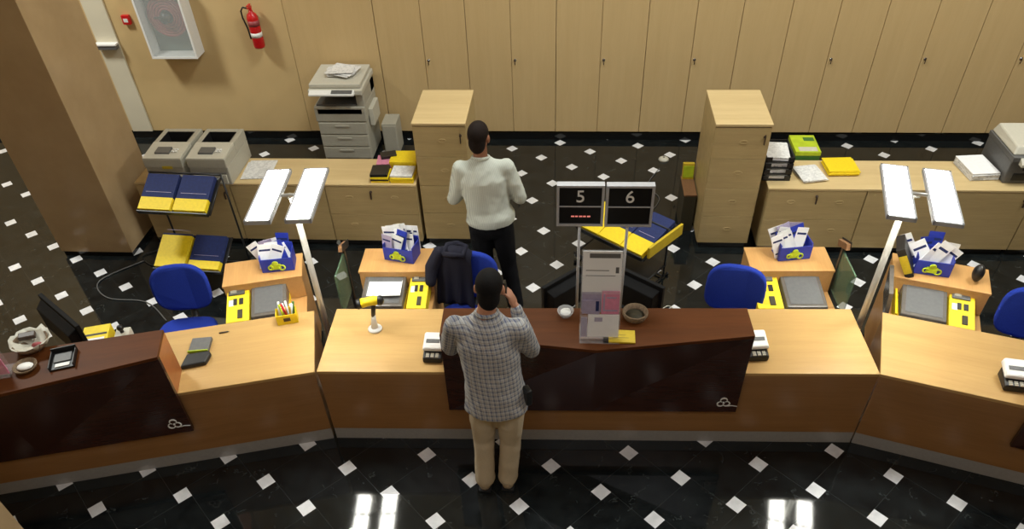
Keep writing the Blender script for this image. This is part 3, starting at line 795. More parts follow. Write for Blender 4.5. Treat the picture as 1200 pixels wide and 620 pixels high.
def form_tray(fr, a, x, y, w, label, mirror=1):
    """yellow stationery tray with form stacks and a counting device"""
    p = fr(x, y, .605)
    t = thing('stationery_tray', label, 'tray', p, a)
    d = .38
    MB().hexa([(0, 0, 0), (w, 0, 0), (w, d, 0), (0, d, 0), (0, 0, .085), (w, 0, .085), (w, d, .15), (0, d, .15)]).build('case', 'yellow', t, .003)
    g = lambda y: .0855 + .065 * y / d
    def patch(x0, x1, y0, y1, hgt, nm, mt): MB().hexa([(x0, y0, g(y0)), (x1, y0, g(y0)), (x1, y1, g(y1)), (x0, y1, g(y1)), (x0, y0, g(y0) + hgt), (x1, y0, g(y0) + hgt), (x1, y1, g(y1) + hgt), (x0, y1, g(y1) + hgt)]).build(nm, mt, t, .001)
    patch(.015, w * .8, d * .70, d * .95, .010, 'form_stack', 'dgrey'); patch(.03, w * .45, d * .74, d * .90, .016, 'form_stack', 'grey')
    patch(w * .30, w * .46, d * .44, d * .60, .006, 'ink_pad', 'black'); patch(w * .56, w * .74, d * .44, d * .60, .006, 'ink_pad', 'black')
    patch(w * .50, w * .72, d * .08, d * .30, .006, 'dark_label', 'olive'); patch(w * .1, w * .32, d * .42, d * .58, .002, 'white_label', 'paper')
def device(fr, a, x, y, w, d, label, white=False):
    p = fr(x, y, .605)
    t = thing('coin_tray_unit', label, 'cash tray', p, a)
    MB().box(0, w, 0, d, 0, .057).build('base', 'dgrey' if not white else 'yellow', t, .004)
    MB().hexa([(.0, .0, .058), (w, .0, .058), (w, d, .058), (0, d, .058), (.008, .008, .10), (w - .008, .008, .10), (w - .008, d - .008, .155), (.008, d - .008, .155)]).build('lid', 'slate', t, .006)
    MB().hexa([(.035, .035, .104), (w - .035, .035, .104), (w - .035, d - .035, .151), (.035, d - .035, .151), (.035, .035, .1065), (w - .035, .035, .1065), (w - .035, d - .035, .1535), (.035, d - .035, .1535)]).build('lid_inset', 'dgrey', t)
form_tray(FC, A0, 3.165, .705, .19, 'yellow tray of forms between the middle blue chair and a smoked grey cash tray')
device(FC, A0, 3.37, .70, .31, .37, 'smoked grey cash tray on the side cabinet right of the middle counter')
form_tray(FL, AL, -.665, .705, .17, 'yellow tray of forms left of the cash tray behind the left counter')
device(FL, AL, -.485, .71, .28, .35, 'dark grey cash tray behind the left counter, beside the yellow pen box', True)
form_tray(FC, A0, .52, .705, .15, 'yellow tray of papers left of the dark jacket')
device(FC, A0, .155, .71, .34, .33, 'grey cash tray under a white sheet behind the barcode scanner', True)
sheets('paper_sheet', 'bright white sheet lying on the cash tray behind the barcode scanner', 'paper', FC(.335, .88, .742), A0 + R(2), .26, .19, .008, ['paper'], 2, .003, 40)
device(FR, AR, .12, .71, .32, .35, 'smoked grey cash tray in a yellow surround behind the right counter', True)
form_tray(FR, AR, .45, .705, .17, 'yellow tray of forms right of the cash tray behind the right counter')
# yellow liner round the right cash tray
o = tag(MB().box(0, .015, 0, .36, 0, .10).box(.015, .02, 0, .36, 0, .02).build('yellow_folder', 'yellow', None, .002), 'thin yellow folder standing left of the right cash tray', 'folder'); o.location = FR(.09, .705, .605); o.rotation_euler = (0, 0, AR)
o = tag(MB().cbox((0, .18, .13), (.03, .36, .26)).build('grey_file', 'slate', None, .003), 'slim grey file leaning at the left end of the right counter', 'file'); o.location = FR(.045, .71, .605); o.rotation_euler = (R(0), R(-6), AR)
t = thing('black_binder', 'black ring binder with yellow spine leaning beside the right lamp pole', 'binder', FR(.155, 1.02, .812), AR)
m = Matrix.Rotation(R(-30), 4, 'Y')
MB().box(-.03, .03, 0, .20, 0, .26, 0, m).build('cover', 'black', t, .003)
MB().box(-.028, .028, -.004, -.0005, .04, .20, 0, m).build('spine_label', 'yellow_dull', t)
# desk mouse like black stapler on the right cabinet
t = thing('computer_mouse', 'black rounded gadget standing on the right orange cabinet', 'gadget', FR(.60, 1.14, .811), AR)
MB().ball((0, 0, .07), (.04, .05, .07), 18, 12).build('shell', 'black', t)
MB().cbox((0, -.02, .13), (.012, .03, .016)).build('wheel', 'dgrey', t, .003)
# glass dividers
def divider(fr, a, x, label, lean=0.0):
    p = fr(x, .72, .0)
    t = thing('glass_divider', label, 'divider', p, a)
    MB().box(-.006, .006, 0, .34, .62, .98).build('pane', 'green_glass', t)
    MB().box(-.012, .012, .30, .33, 0, 1.0).build('post', 'black', t, .003)
    MB().cbox((0, .33, 1.02), (.03, .17, .05), (R(-22), 0, 0)).build('wooden_clip', 'brown_box', t, .003)
    MB().cbox((.018, .335, 1.03), (.006, .18, .055), (R(-22), 0, 0)).build('clip_face', 'black', t, .001)
divider(FC, A0, 3.80, 'tinted glass divider with a wooden clip between right cash tray and lamp pole')
divider(FC, A0, .025, 'tinted glass divider with a wooden clip left of the barcode scanner')

# yellow pen box on left counter
t = thing('pen_box', 'yellow card pen box stuffed with pens on the left counter', 'pen box', FL(-.19, .55, .721), AL + R(2))
m = MB(); m.box(-.075, .075, 0, .006, 0, .085).box(-.075, .075, .074, .08, 0, .10).box(-.075, -.069, .006, .074, 0, .09).box(.069, .075, .006, .074, 0, .09).box(-.069, .069, .006, .074, 0, .005)
m.build('box', 'yellow', t, .001)
MB().cbox((.0, -.002, .045), (.05, .004, .03)).build('printed_mark', 'leather', t)
rnd = random.Random(5)
for i in range(11):
    x = -.06 + .011 * i; y = .02 + .035 * rnd.random(); c, s = math.cos(AL), math.sin(AL)
    b = FL(-.19 + x, .55 + y, .73)
    o = MB().tube([(0, 0, 0), (rnd.uniform(-.03, .03), rnd.uniform(-.01, .04), .12 + .04 * rnd.random())], [.006, .009], 8).tube([(0, 0, 0), (0, 0, .01)], .006, 8).build('pen', ['white', 'paper', 'pink', 'green', 'lime', 'white', 'red', 'white', 'paper', 'green', 'white'][i], None)
    o.location = b; tag(o, ['white', 'white', 'pink', 'green', 'lime', 'white', 'red', 'white', 'white', 'green', 'white'][i] + ' pen sticking out of the yellow box on the left counter', 'pen', 'pens in the yellow pen box')

# barcode scanner
t = thing('barcode_scanner', 'yellow and black handheld scanner on a white stand on the middle counter', 'scanner', FC(.335, .435, .721), A0)
MB().lathe([(0, 0), (.05, 0), (.052, .008), (.045, .016), (0, .018)], 28).build('stand_base', 'white', t)
MB().tube([(0, 0, .015), (0, .01, .08), (0.002, .02, .12)], [.026, .02, .017], 12).build('stand_neck', 'white', t)
MB().tube([(.0, .02, .11), (.008, .03, .17), (.012, .04, .21)], [(.016, .02), (.018, .022), (.02, .025)], 12).build('grip', 'black', t)
MB().tube([(.055, .05, .235), (.02, .045, .235), (-.03, .035, .23), (-.07, .03, .222)], [(.028, .03), (.036, .036), (.032, .032), (.038, .034)], 14).build('scanner_head', 'yellow', t)
MB().tube([(-.07, .03, .222), (-.10, .025, .216)], [(.039, .035), (.041, .037)], 14).build('scan_window', 'black', t)
MB().ball((.062, .05, .232), (.03, .036, .04), 12, 8).build('rear_cap', 'black', t)
# card terminals
def terminal(fr, a, x, y, r, label):
    t = thing('card_terminal', label, 'card terminal', fr(x, y, .721), a + r); t.scale = (1.5, .9, 1.6)
    MB().hexa([(-.045, 0, 0), (.045, 0, 0), (.045, .17, 0), (-.045, .17, 0), (-.045, 0, .03), (.045, 0, .03), (.045, .17, .05), (-.045, .17, .05)]).build('base', 'black', t, .008)
    MB().hexa([(-.05, .05, .042), (.05, .05, .042), (.05, .20, .055), (-.05, .20, .055), (-.044, .05, .062), (.044, .05, .062), (.044, .20, .085), (-.044, .20, .085)]).build('housing', 'white', t, .01)
    MB().hexa([(-.032, .10, .0705), (.032, .10, .0705), (.032, .13, .0745), (-.032, .13, .0745), (-.032, .10, .072), (.032, .10, .072), (.032, .13, .077), (-.032, .13, .077)]).build('display', 'dgrey', t)
    m = MB()
    for i in range(9): m.cbox((-.022 + .022 * (i % 3), .012 + .014 * (i // 3), .033 + .0016 * (i // 3)), (.015, .009, .006))
    m.build('keypad', 'lgrey', t, .001)
terminal(FC, A0, .80, .08, R(-2), 'white and black card terminal beside the customer, left of the raised shelf')
terminal(FC, A0, 3.04, .11, R(4), 'white and black card terminal right of the middle raised shelf')
terminal(FR, AR, .80, .10, R(8), 'white and black card terminal on the right counter at the picture edge')

# black tray with phone and pen, left counter
t = thing('desk_phone', 'black desk gadget with a green edge on the left counter', 'phone', FL(-.90, .22, .721), AL - R(6))
MB().prism([(-.02, .0), (.15, .03), (.17, .12), (.15, .15), (.0, .13)], 0, .035).build('rounded_body', 'black', t, .01)
MB().box(.0, .14, .16, .30, 0, .03).build('tray', 'dgrey', t, .004)
MB().box(.0, .14, .148, .156, .02, .04).build('green_edge', 'lime', t)
o = tag(MB().tube([(-.03, 0, .006), (.03, .02, .006)], .005, 8).tube([(.03, .02, .006), (.038, .023, .006)], .002, 8).build('pen', 'black', None), 'short black pen lying alone on the left counter', 'pen'); o.location = FL(-.66, .55, .7215)

# ------------------------------------------------------------------ things on the raised shelves
ZT = 1.101
t = thing('glass_dish', 'small white dish of clips on the middle raised shelf', 'dish', (-.01, 3.735, ZT), 0)
MB().lathe([(0, 0), (.035, 0), (.052, .03), (.055, .045), (.05, .045), (.045, .03), (.03, .008), (0, .008)], 28).build('bowl', 'clear_bowl', t)
MB().ball((0, 0, .028), (.036, .036, .018), 16, 10).ball((.012, .01, .04), (.018, .015, .01), 10, 6).build('contents', 'white', t)
t = thing('wicker_bowl', 'round woven brown bowl on the middle raised shelf', 'bowl', (.445, 3.73, ZT), 0)
m = MB(); m.lathe([(0, 0), (.055, 0), (.075, .02), (.08, .05), (.072, .052), (.066, .02), (0, .012)], 32)
for k in range(4): m.torus((0, 0, .012 + k * .012), .068 + .005 * min(k, 2), .0065, 32, 6)
m.build('bowl', 'wicker', t)
MB().lathe([(0, .018), (.06, .02), (.06, .022), (0, .024)], 24).build('contents', 'olive', t)
o = tag(MB().box(0, .032, 0, .115, 0, .012, 1).box(.032, .20, 0, .115, 0, .012).box(.06, .16, .04, .043, .012, .0125, 1).box(.06, .14, .065, .068, .012, .0125, 1).build('yellow_card_block', ['yellow_dull', 'black'], None, .001), 'yellow leaflet pad with a dark spine on the middle raised shelf', 'leaflets'); o.location = (.235, 3.475, ZT); o.rotation_euler = (0, 0, R(-1))

# acrylic leaflet holder
t = thing('leaflet_holder', 'clear acrylic stand with white and pink leaflets on the middle raised shelf', 'leaflet holder', (.208, 3.49, ZT), R(.5))
m = MB(); w = .125
m.box(-w, w, -.025, .16, 0, .005)
tl = Matrix.Translation((0, .04, .005)) @ Matrix.Rotation(R(-12), 4, 'X')
m.box(-w, w, 0, .004, 0, .60, 0, tl)
m.box(-w, -w + .004, -.03, 0, 0, .60, 0, tl).box(w - .004, w, -.03, 0, 0, .60, 0, tl)
m.box(-w, w, -.034, -.030, 0, .17, 0, tl).box(-w, w, -.034, -.030, .32, .45, 0, tl)
m.build('stand', 'acrylic', t)
def hl(name, label, x0, x1, z0, z1, mats, y=-.008, deco=()):
    m = MB(); m.box(x0, x1, y, y + .006, z0, z1)
    for (a, b, c, d, k) in deco: m.box(x0 + a, x0 + b, y - .0008, y, z0 + c, z0 + d, k)
    o = m.build(name, mats, None); o.matrix_world = Matrix.Translation((.208, 3.49, ZT)) @ Matrix.Rotation(R(.5), 4, 'Z') @ tl
    tag(o, label, 'leaflet')
hl('poster_leaflet', 'tall white printed leaflet at the back of the acrylic stand', -.118, .118, .18, .595, ['print', 'dgrey', 'lilac'], -.006, ((.04, .225, .37, .40, 1), (.02, .20, .25, .255, 1), (.02, .16, .285, .29, 1), (.2, .22, .27, .31, 1), (.0, .12, .0, .14, 2)))
hl('leaflet', 'pink leaflet in the right of the acrylic stand', .005, .115, .175, .335, ['pink', 'lilac'], -.022, ((.01, .10, .02, .03, 1), (.01, .02, .03, .14, 1), (.03, .09, .11, .12, 1)))
hl('leaflet', 'lilac leaflet in the left of the acrylic stand', -.115, -.005, .175, .27, ['lilac', 'blue_card'], -.022, ((.085, .105, .02, .09, 1),))
hl('leaflet', 'pale grey leaflet in the lower front pocket of the acrylic stand', -.075, .118, .01, .17, ['paper', 'lilac'], -.022, ((.04, .09, .11, .14, 1),))
hl('leaflet', 'narrow lilac leaflet at the lower left of the acrylic stand', -.118, -.08, .01, .15, ['lilac'], -.024)

# left shelf: basket, dish, black tray, pink stand
pl = lambda x, y: (FL(x, y, ZT))
t = thing('paper_basket', 'round basket lined with crumpled cream paper on the left raised shelf', 'basket', (-3.47, 3.30, 1.101), AL)
m = MB(); m.lathe([(0, 0), (.07, 0), (.10, .03), (.11, .06), (.10, .06), (.09, .03), (0, .015)], 28); m.build('bowl', 'wicker', t)
m = MB(); rnd = random.Random(9); n = 22
prof = [(0, .02), (.06, .025), (.10, .05), (.125, .075)]
m.lathe(prof, n)
for v in m.bm.verts:
    if abs(v.co.x) + abs(v.co.y) > .04: v.co += Vector((rnd.uniform(-.014, .014), rnd.uniform(-.014, .014), rnd.uniform(-.014, .02)))
lo = m.build('paper_liner', 'lgrey', t); sol = lo.modifiers.new('s', 'SOLIDIFY'); sol.thickness = .003
MB().cbox((-.02, .04, .07), (.10, .05, .03), (.1, .1, .2)).build('red_sweets', 'leather', t, .006)
MB().ball((.06, -.05, .055), (.035, .02, .02), 10, 8).build('orange_wrapper', 'reel_red', t)
t = thing('ash_dish', 'small oval dish with white contents on the left raised shelf', 'dish', (-3.405, 3.105, ZT), AL)
MB().lathe([(0, 0), (.05, 0), (.07, .02), (.072, .032), (.066, .03), (.045, .01), (0, .008)], 28).build('bowl', 'wicker', t)
MB().ball((0, 0, .022), (.05, .035, .014), 14, 8).build('contents', 'white', t)
t = thing('dark_display_tray', 'dark square tray with a white card on the left raised shelf', 'tray', (-3.205, 3.20, ZT), AL + R(6))
MB().box(-.075, .075, -.10, .07, 0, .012).box(-.075, .075, .06, .07, 0, .05).box(-.075, -.068, -.10, .07, 0, .035).box(.068, .075, -.10, .07, 0, .035).build('tray', 'black', t, .002)
MB().box(-.04, .045, -.085, -.055, .013, .018).build('white_card', 'white', t)
MB().box(-.055, .05, -.04, .045, .013, .02).build('grey_pad', 'dgrey', t, .003)
t = thing('pink_leaflet_stand', 'acrylic stand with pink and lilac leaflets at the left picture edge', 'leaflet holder', (-3.56, 3.03, ZT), AL)
MB().box(-.11, .09, -.03, .10, 0, .005).box(-.11, .09, .03, .034, .005, .42).box(-.11, .09, -.03, -.026, .005, .10).build('stand', 'acrylic', t)
for nm, lb, x0, x1, y, z0, z1, mt in (('leaflet', 'pink leaflet standing in the acrylic stand at the left edge', -.02, .08, .0, .008, .20, 'pink'), ('leaflet', 'lilac leaflet standing behind the pink one at the left edge', -.10, -.025, .01, .008, .27, 'lilac')):
    o = MB().box(x0, x1, y, y + .008, z0, z1).box(x0 + .01, x1 - .01, y - .001, y, z1 - .05, z1 - .03, 1).build(nm, [mt, 'paper'], None); o.location = (-3.56, 3.03, ZT); o.rotation_euler = (0, 0, AL); tag(o, lb, 'leaflet')
# monitors (seen from behind)
def monitor(x, y, rot, label, w=.36, zt=1.16, tilt=0):
    t = thing('computer_monitor', label, 'monitor', (x, y, .721), rot)
    MB().box(-.10, .10, -.08, .08, 0, .015).build('foot', 'mon', t, .004)
    MB().box(-.03, .03, -.02, .02, .015, .2).build('neck', 'mon', t, .004)
    b = zt - .721
    MB().box(-w / 2, w / 2, .0, .03, b - .30, b).build('bezel', 'mon', t, .005)
    MB().hexa([(-w / 2 + .04, -.06, b - .25), (w / 2 - .04, -.06, b - .25), (w / 2 - .02, .0, b - .27), (-w / 2 + .02, .0, b - .27), (-w / 2 + .04, -.06, b - .07), (w / 2 - .04, -.06, b - .07), (w / 2 - .02, .0, b - .03), (-w / 2 + .02, .0, b - .03)]).build('rear_shell', 'mon', t, .006)
    MB().box(-w / 2 + .015, w / 2 - .015, .0305, .032, b - .285, b - .015).build('screen', 'screen', t)
monitor(-.03, 4.06, R(44), 'black monitor turned away, left of the acrylic leaflet stand')
monitor(.50, 4.07, R(-38), 'black monitor turned away, right of the acrylic leaflet stand')
monitor(-3.52, 3.67, R(-36), 'black monitor behind the basket on the left counter', .56, 1.10)
sheets('notepad', 'white notepad on the counter left of the black monitor', 'paper', FC(1.44, .55, .7215), R(60), .10, .17, .02, ['paper'], 3, .003, 50)
o = tag(MB().box(-.09, .09, -.12, .10, 0, .16).box(-.08, .08, -.01, .01, .16, .162, 1).box(-.05, .07, -.09, -.04, .16, .162, 2).build('form_box', ['yellow', 'black', 'paper'], None, .002), 'yellow and black forms box behind the left raised shelf', 'box'); o.location = FL(-1.50, .56, .7215); o.rotation_euler = (0, 0, AL + R(2))
t = thing('desk_stamp', 'grey office stamp beside the yellow forms box behind the left shelf', 'stamp', FL(-1.33, .58, .7215), AL)
MB().box(-.05, .05, -.05, .05, 0, .13).build('base', 'lgrey', t, .006); MB().tube([(0, 0, .13), (0, 0, .155)], .014, 10).ball((0, 0, .17), .024, 12, 8).build('handle', 'black', t)

# ------------------------------------------------------------------ office chairs
def office_chair(x, y, rot, label):
    t = thing('office_chair', label, 'chair', (x, y, 0), rot, 'royal blue swivel chairs behind the counter')
    m = MB(); pts = []
    # rounded seat
    poly = [(.23 * math.copysign(abs(math.cos(a)) ** .6, math.cos(a)), .22 * math.copysign(abs(math.sin(a)) ** .6, math.sin(a))) for a in [2 * PI * i / 24 for i in range(24)]]
    m.prism(poly, .44, .50); m.build('seat', 'blue_seat', t, .02, 3)
    # backrest: rounded slab facing -y
    n = 28; bm = MB(); Rr = []
    for yy, s in ((.245, .93), (.25, 1.0), (.285, 1.0), (.30, .93)):
        ring = []
        for i in range(n):
            a = 2 * PI * i / n
            X = .225 * s * .97 * math.copysign(abs(math.cos(a)) ** .7, math.cos(a)); Z = .215 * s * .93 * math.copysign(abs(math.sin(a)) ** .62, math.sin(a))
            ring.append(bm.bm.verts.new((X, yy - .48 * X * X + .10 * Z, .760 + Z)))
        Rr.append(ring)
    for q in range(3):
        for i in range(n):
            f = bm.bm.faces.new([Rr[q][i], Rr[q][(i + 1) % n], Rr[q + 1][(i + 1) % n], Rr[q + 1][i]]); f.smooth = True
    bm.bm.faces.new(Rr[0][::-1]); bm.bm.faces.new(Rr[-1]); bmesh.ops.recalc_face_normals(bm.bm, faces=bm.bm.faces[:])
    bm.build('backrest', 'blue_seat', t)
    MB().tube([(0, .05, .42), (0, .30, .44), (0, .33, .60), (0, .31, .80)], [(.03, .012)] * 4, 10).build('back_bar', 'black', t)
    MB().tube([(0, 0, .10), (0, 0, .43)], .025, 14).build('gas_lift', 'black', t)
    m = MB()
    for k in range(5):
        a = 2 * PI * k / 5 + .3
        m.tube([(0, 0, .10), (.26 * math.cos(a), .26 * math.sin(a), .07)], [(.025, .02), (.016, .014)], 8)
    m.build('star_base', 'black', t)
    for k in range(5):
        a = 2 * PI * k / 5 + .3
        MB().tube([(.26 * math.cos(a) - .02 * math.sin(a), .26 * math.sin(a) + .02 * math.cos(a), .028), (.26 * math.cos(a) + .02 * math.sin(a), .26 * math.sin(a) - .02 * math.cos(a), .028)], .027, 12).tube([(.26 * math.cos(a), .26 * math.sin(a), .03), (.26 * math.cos(a), .26 * math.sin(a), .07)], .007, 8).build('caster', 'rubber', t)
    return t
c1 = office_chair(1.195, 4.215, R(-14), 'blue office chair behind the right end of the middle raised shelf')
copy_tree(c1, (-.79, 4.33, 0), R(-8), 'blue office chair with a dark jacket over it, behind the customer\'s head')
copy_tree(c1, (-2.97, 4.10, 0), R(10), 'blue office chair behind the left counter, below the leaflet rack')
copy_tree(c1, (3.21, 4.00, 0), R(-20), 'blue office chair at the right picture edge')
# jacket draped over the chair back
m = MB(); rnd = random.Random(12); nx, nz = 14, 22
grid = []
for j in range(nz + 1):
    row = []
    s = j / nz * 1.16 - .46   # path over the top of the backrest
    for i in range(nx + 1):
        u = i / nx - .5
        X = u * (.27 + .10 * abs(s)) - .13
        if s < 0: y = .215 + .10 * (s + .02) + .02 * math.sin(i * 1.3) * abs(s) * 2; z = .985 + s
        elif s < .10: y = .215 + s * 1.2; z = .985 + .03 * math.sin(PI * s / .10)
        else: y = .36 + .03 * math.sin(i * 1.3 + 1); z = .985 - (s - .10)
        z -= .18 * abs(u) ** 2
        row.append(m.bm.verts.new((X, y, z)))
    grid.append(row)
for j in range(nz):
    for i in range(nx): f = m.bm.faces.new([grid[j][i], grid[j][i + 1], grid[j + 1][i + 1], grid[j + 1][i]]); f.smooth = True
jk = thing('jacket', 'dark navy jacket hung over the back of the blue chair left of the customer', 'jacket', (-.78, 4.33, 0), R(-8))
o = m.build('cloth', 'jacket', jk, sub=1); q = o.modifiers.new('s', 'SOLIDIFY'); q.thickness = .018
MB().limb([(-.25, .24, .96), (-.31, .20, .84), (-.31, .14, .74)], [.05, .055, .045]).build('sleeve', 'jacket', jk, remesh=.012, smooth=4)
MB().tube([(-.20, .20, .98), (-.13, .17, 1.0), (-.05, .20, .98), (-.05, .31, .99), (-.13, .33, 1.0), (-.20, .31, .99), (-.20, .20, .98)], .02, 8).build('collar', 'jacket', jk)

# ------------------------------------------------------------------ cables on the floor
def cable(pts, label, mat='black', r=.006):
    P = [Vector(p) for p in pts]; out = []
    for i in range(len(P) - 1):
        p0, p1, p2, p3 = P[max(i - 1, 0)], P[i], P[i + 1], P[min(i + 2, len(P) - 1)]
        for k in range(6):
            t_ = k / 6; out.append(.5 * ((2 * p1) + (p2 - p0) * t_ + (2 * p0 - 5 * p1 + 4 * p2 - p3) * t_ ** 2 + (3 * p1 - p0 - 3 * p2 + p3) * t_ ** 3))
    out.append(P[-1])
    tag(MB().tube(out, r, 6).build('floor_cable', mat, None), label, 'cable')
cable([(-4.25, 6.1, .01), (-4.1, 5.9, .012), (-4.25, 5.75, .01), (-4.05, 5.6, .01), (-3.95, 5.8, .012), (-4.15, 5.95, .03), (-3.95, 6.0, .01), (-3.88, 5.6, .01)], 'black cable tangle on the floor between the pillar and the leaflet rack')
cable([(-4.20, 5.68, .008), (-4.5, 5.35, .008), (-4.3, 5.1, .008), (-3.9, 5.05, .008), (-3.6, 4.8, .008)], 'grey cable looping over the floor below the pillar', 'dgrey')
cable([(.85, 4.40, .008), (.95, 4.65, .008), (.85, 4.85, .012), (1.0, 4.95, .008), (.9, 5.15, .008), (.78, 4.95, .01), (.84, 4.6, .02)], 'thin grey cable bundle on the floor right of the monitors', 'lgrey', .005)
cable([(1.0, 7.55, .008), (.85, 7.2, .008), (.95, 6.9, .008), (.75, 6.6, .008), (.55, 6.9, .008)], 'thin grey cable on the floor above sign 6', 'dgrey', .005)
t = thing('floor_socket', 'small round socket cover on the floor left of the right drawer tower', 'floor socket', (1.06, 7.75, 0), 0)
MB().lathe([(0, .0), (.06, 0), (.055, .02), (.03, .035), (0, .035)], 20).build('cover', 'lgrey', t); MB().cbox((0, 0, .037), (.02, .02, .004)).build('button', 'dgrey', t)

# ------------------------------------------------------------------ people
def hand(m, wrist, direc, palm_n, curl=.6, s=1.0, side=1):
    """adds a palm, four fingers and a thumb to mb m; direc = towards fingertips, palm_n = palm normal (curl direction)"""
    w = Vector(wrist); d = Vector(direc).normalized(); n = Vector(palm_n); n = (n - d * n.dot(d)).normalized(); x = d.cross(n) * side
    m.limb([w, w + d * .03 * s, w + d * .085 * s], [(.026 * s, .016 * s), (.034 * s, .015 * s), (.037 * s, .013 * s)], 12) if False else None
    pm = Matrix((tuple(x) + (0,), tuple(d) + (0,), tuple(n) + (0,), (0, 0, 0, 1))).transposed()
    m.ball(w + d * .048 * s, (.040 * s, .052 * s, .017 * s), 14, 10, pm)
    for i, (off, ln) in enumerate(((-.030, .066), (-.010, .076), (.010, .071), (.029, .056))):
        p = w + d * .088 * s + x * off * s; dd = d.copy(); pts = [w + d * .06 * s + x * off * .9 * s, p]; rr = [.0095 * s, .0092 * s]
        for k in range(3):
            ang = curl * (k + 1) * .55
            dd = (d * math.cos(ang) + n * math.sin(ang)).normalized()
            p = p + dd * ln * s * (.44, .32, .24)[k]; pts.append(p); rr.append((.0088 - .0008 * k) * s)
        m.limb(pts, rr, 8)
    p = w + d * .02 * s - x * .028 * s
    m.limb([p, p - x * .022 * s + d * .028 * s + n * .012 * s, p - x * .026 * s + d * .055 * s + n * .026 * s, p - x * .018 * s + d * .078 * s + n * .034 * s], [.014 * s, .0115 * s, .010 * s, .0085 * s], 8)

def person(loc, rot, label, J, mats, look, body_scale=1.0, sleeve='long', shirt_out=True):
    """J: joints in metres, person faces +y"""
    t = thing('person', label, 'person', loc, rot)
    V_ = {k: Vector(v) for k, v in J.items() if len(v) == 3}
    sk, hr, sh, tr, so = mats
    b = MB()
    pel, che, nec, hd = V_['pelvis'], V_['chest'], V_['neck'], V_['head']
    mid = (pel + che) / 2
    b.limb([pel, mid, che, che + (nec - che) * .55], [(.15, .105), (.14, .10), (.155, .11), (.10, .07)], 18)
    b.limb([nec - (hd - nec) * .25, nec, nec + (hd - nec) * .6], [.060, .056, .054])
    # head, facing 'look'
    f = Vector(look).normalized(); up = Vector((0, 0, 1)); r = f.cross(up).normalized(); up = r.cross(f).normalized()
    H = Matrix((tuple(r) + (0,), tuple(f) + (0,), tuple(up) + (0,), (0, 0, 0, 1))).transposed()
    def hp(x, y, z): return hd + r * x + f * y + up * z
    b.ball(hp(0, 0, .02), (.074, .094, .10), 24, 18, H)
    b.ball(hp(0, .025, -.045), (.056, .066, .07), 18, 14, H)
    b.ball(hp(0, .055, -.085), (.03, .03, .022), 12, 8, H)
    b.limb([hp(0, .085, .015), hp(0, .105, -.012), hp(0, .108, -.028)], [.010, .013, .015], 8)
    b.ball(hp(0, .082, -.052), (.026, .014, .008), 12, 8, H); b.ball(hp(0, .080, -.064), (.022, .014, .008), 12, 8, H)
    for s in (-1, 1):
        b.ball(hp(s * .081, -.005, -.005), (.011, .021, .033), 12, 10, H)
        b.ball(hp(s * .03, .078, .035), (.024, .014, .010), 10, 8, H)
    for s, k in ((-1, 'L'), (1, 'R')):
        b.limb([V_['sh' + k], (V_['sh' + k] + V_['el' + k]) / 2, V_['el' + k]], [.052, .047, .040])
        b.limb([V_['el' + k], (V_['el' + k] * .6 + V_['wr' + k] * .4), V_['wr' + k]], [.040, .038, .026])
        hdir = V_['hd' + k]; hn = V_['hn' + k]
        hand(b, V_['wr' + k], hdir, hn, J['curl' + k][0], 1.0, J['curl' + k][1])
        b.limb([V_['hip' + k], V_['kn' + k]], [.082, .058]); b.limb([V_['kn' + k], (V_['kn' + k] * .65 + V_['an' + k] * .35), V_['an' + k]], [.055, .055, .038])
        b.limb([V_['an' + k], V_['an' + k] + Vector((0, .12, -.045))], [.038, .03])
    body = b.build('body', sk, t, remesh=.0075, smooth=2)
    for s in (-1, 1):
        MB().ball(hp(s * .03, .083, .018), .0125, 12, 8).build('eye', ['eye'], body)
    # hair
    h = MB(); h.ball(hp(0, -.014, .038), (.080, .096, .094), 24, 18, H).ball(hp(0, -.042, -.03), (.068, .060, .088), 20, 14, H)
    h.build('hair', hr, t, remesh=.008, smooth=2)
    # shirt
    c = MB(); hemz = J['hem'][0]
    low = pel + Vector((0, 0, hemz - pel.z))
    up_ = nec - Vector((0, 0, .012))
    c.tube([low, low + Vector((0, 0, .05)), pel + (che - pel) * .3, mid, che, che + (nec - che) * .45, up_ - Vector((0, 0, .035)), up_], [(.208, .160), (.200, .152), (.178, .132), (.178, .128), (.186, .132), (.155, .105), (.105, .08), (.068, .064)], 26, up=(1, .01, .01))
    for k in 'LR': c.limb([nec - Vector((0, 0, .078)), che * .12 + V_['sh' + k] * .88 + Vector((0, 0, .004))], [.052, .060])
    for k in 'LR':
        S, E, W = V_['sh' + k], V_['el' + k], V_['wr' + k]
        c.limb([che * .35 + S * .65, S], [.072, .066]); c.limb([S, (S + E) / 2, E], [.067, .065, .057])
        e = W if sleeve == 'long' else E + (W - E) * .1
        if sleeve == 'long': c.limb([E, E + (W - E) * .5, E + (W - E) * .93], [.058, .052, .040])
    so_ = c.build('shirt', sh, t, remesh=.011, smooth=5)
    tx = bpy.data.textures.new('folds', 'CLOUDS'); tx.noise_scale = .11
    dm = so_.modifiers.new('d', 'DISPLACE'); dm.texture = tx; dm.strength = .02; dm.mid_level = .5; dm.texture_coords = 'LOCAL'
    col = MB().torus(up_ + Vector((0, .0, -.004)), .063, .013, 24, 8, Matrix.Rotation(R(-14), 3, 'X')).build('collar', sh, t)
    # trousers
    q = MB()
    q.limb([pel + Vector((0, 0, .03)), pel + Vector((0, 0, -.05))], [(.155, .11), (.168, .13)], 20)
    for k in 'LR':
        Hh, K, A = V_['hip' + k], V_['kn' + k], V_['an' + k]
        q.limb([Hh + Vector((0, 0, .02)), Hh * .5 + K * .5, K, K * .5 + A * .5, A + Vector((0, -.005, .0))], [(.098, .11), (.088, .098), .074, .070, .072])
    tro = q.build('trousers', tr, t, remesh=.011, smooth=4)
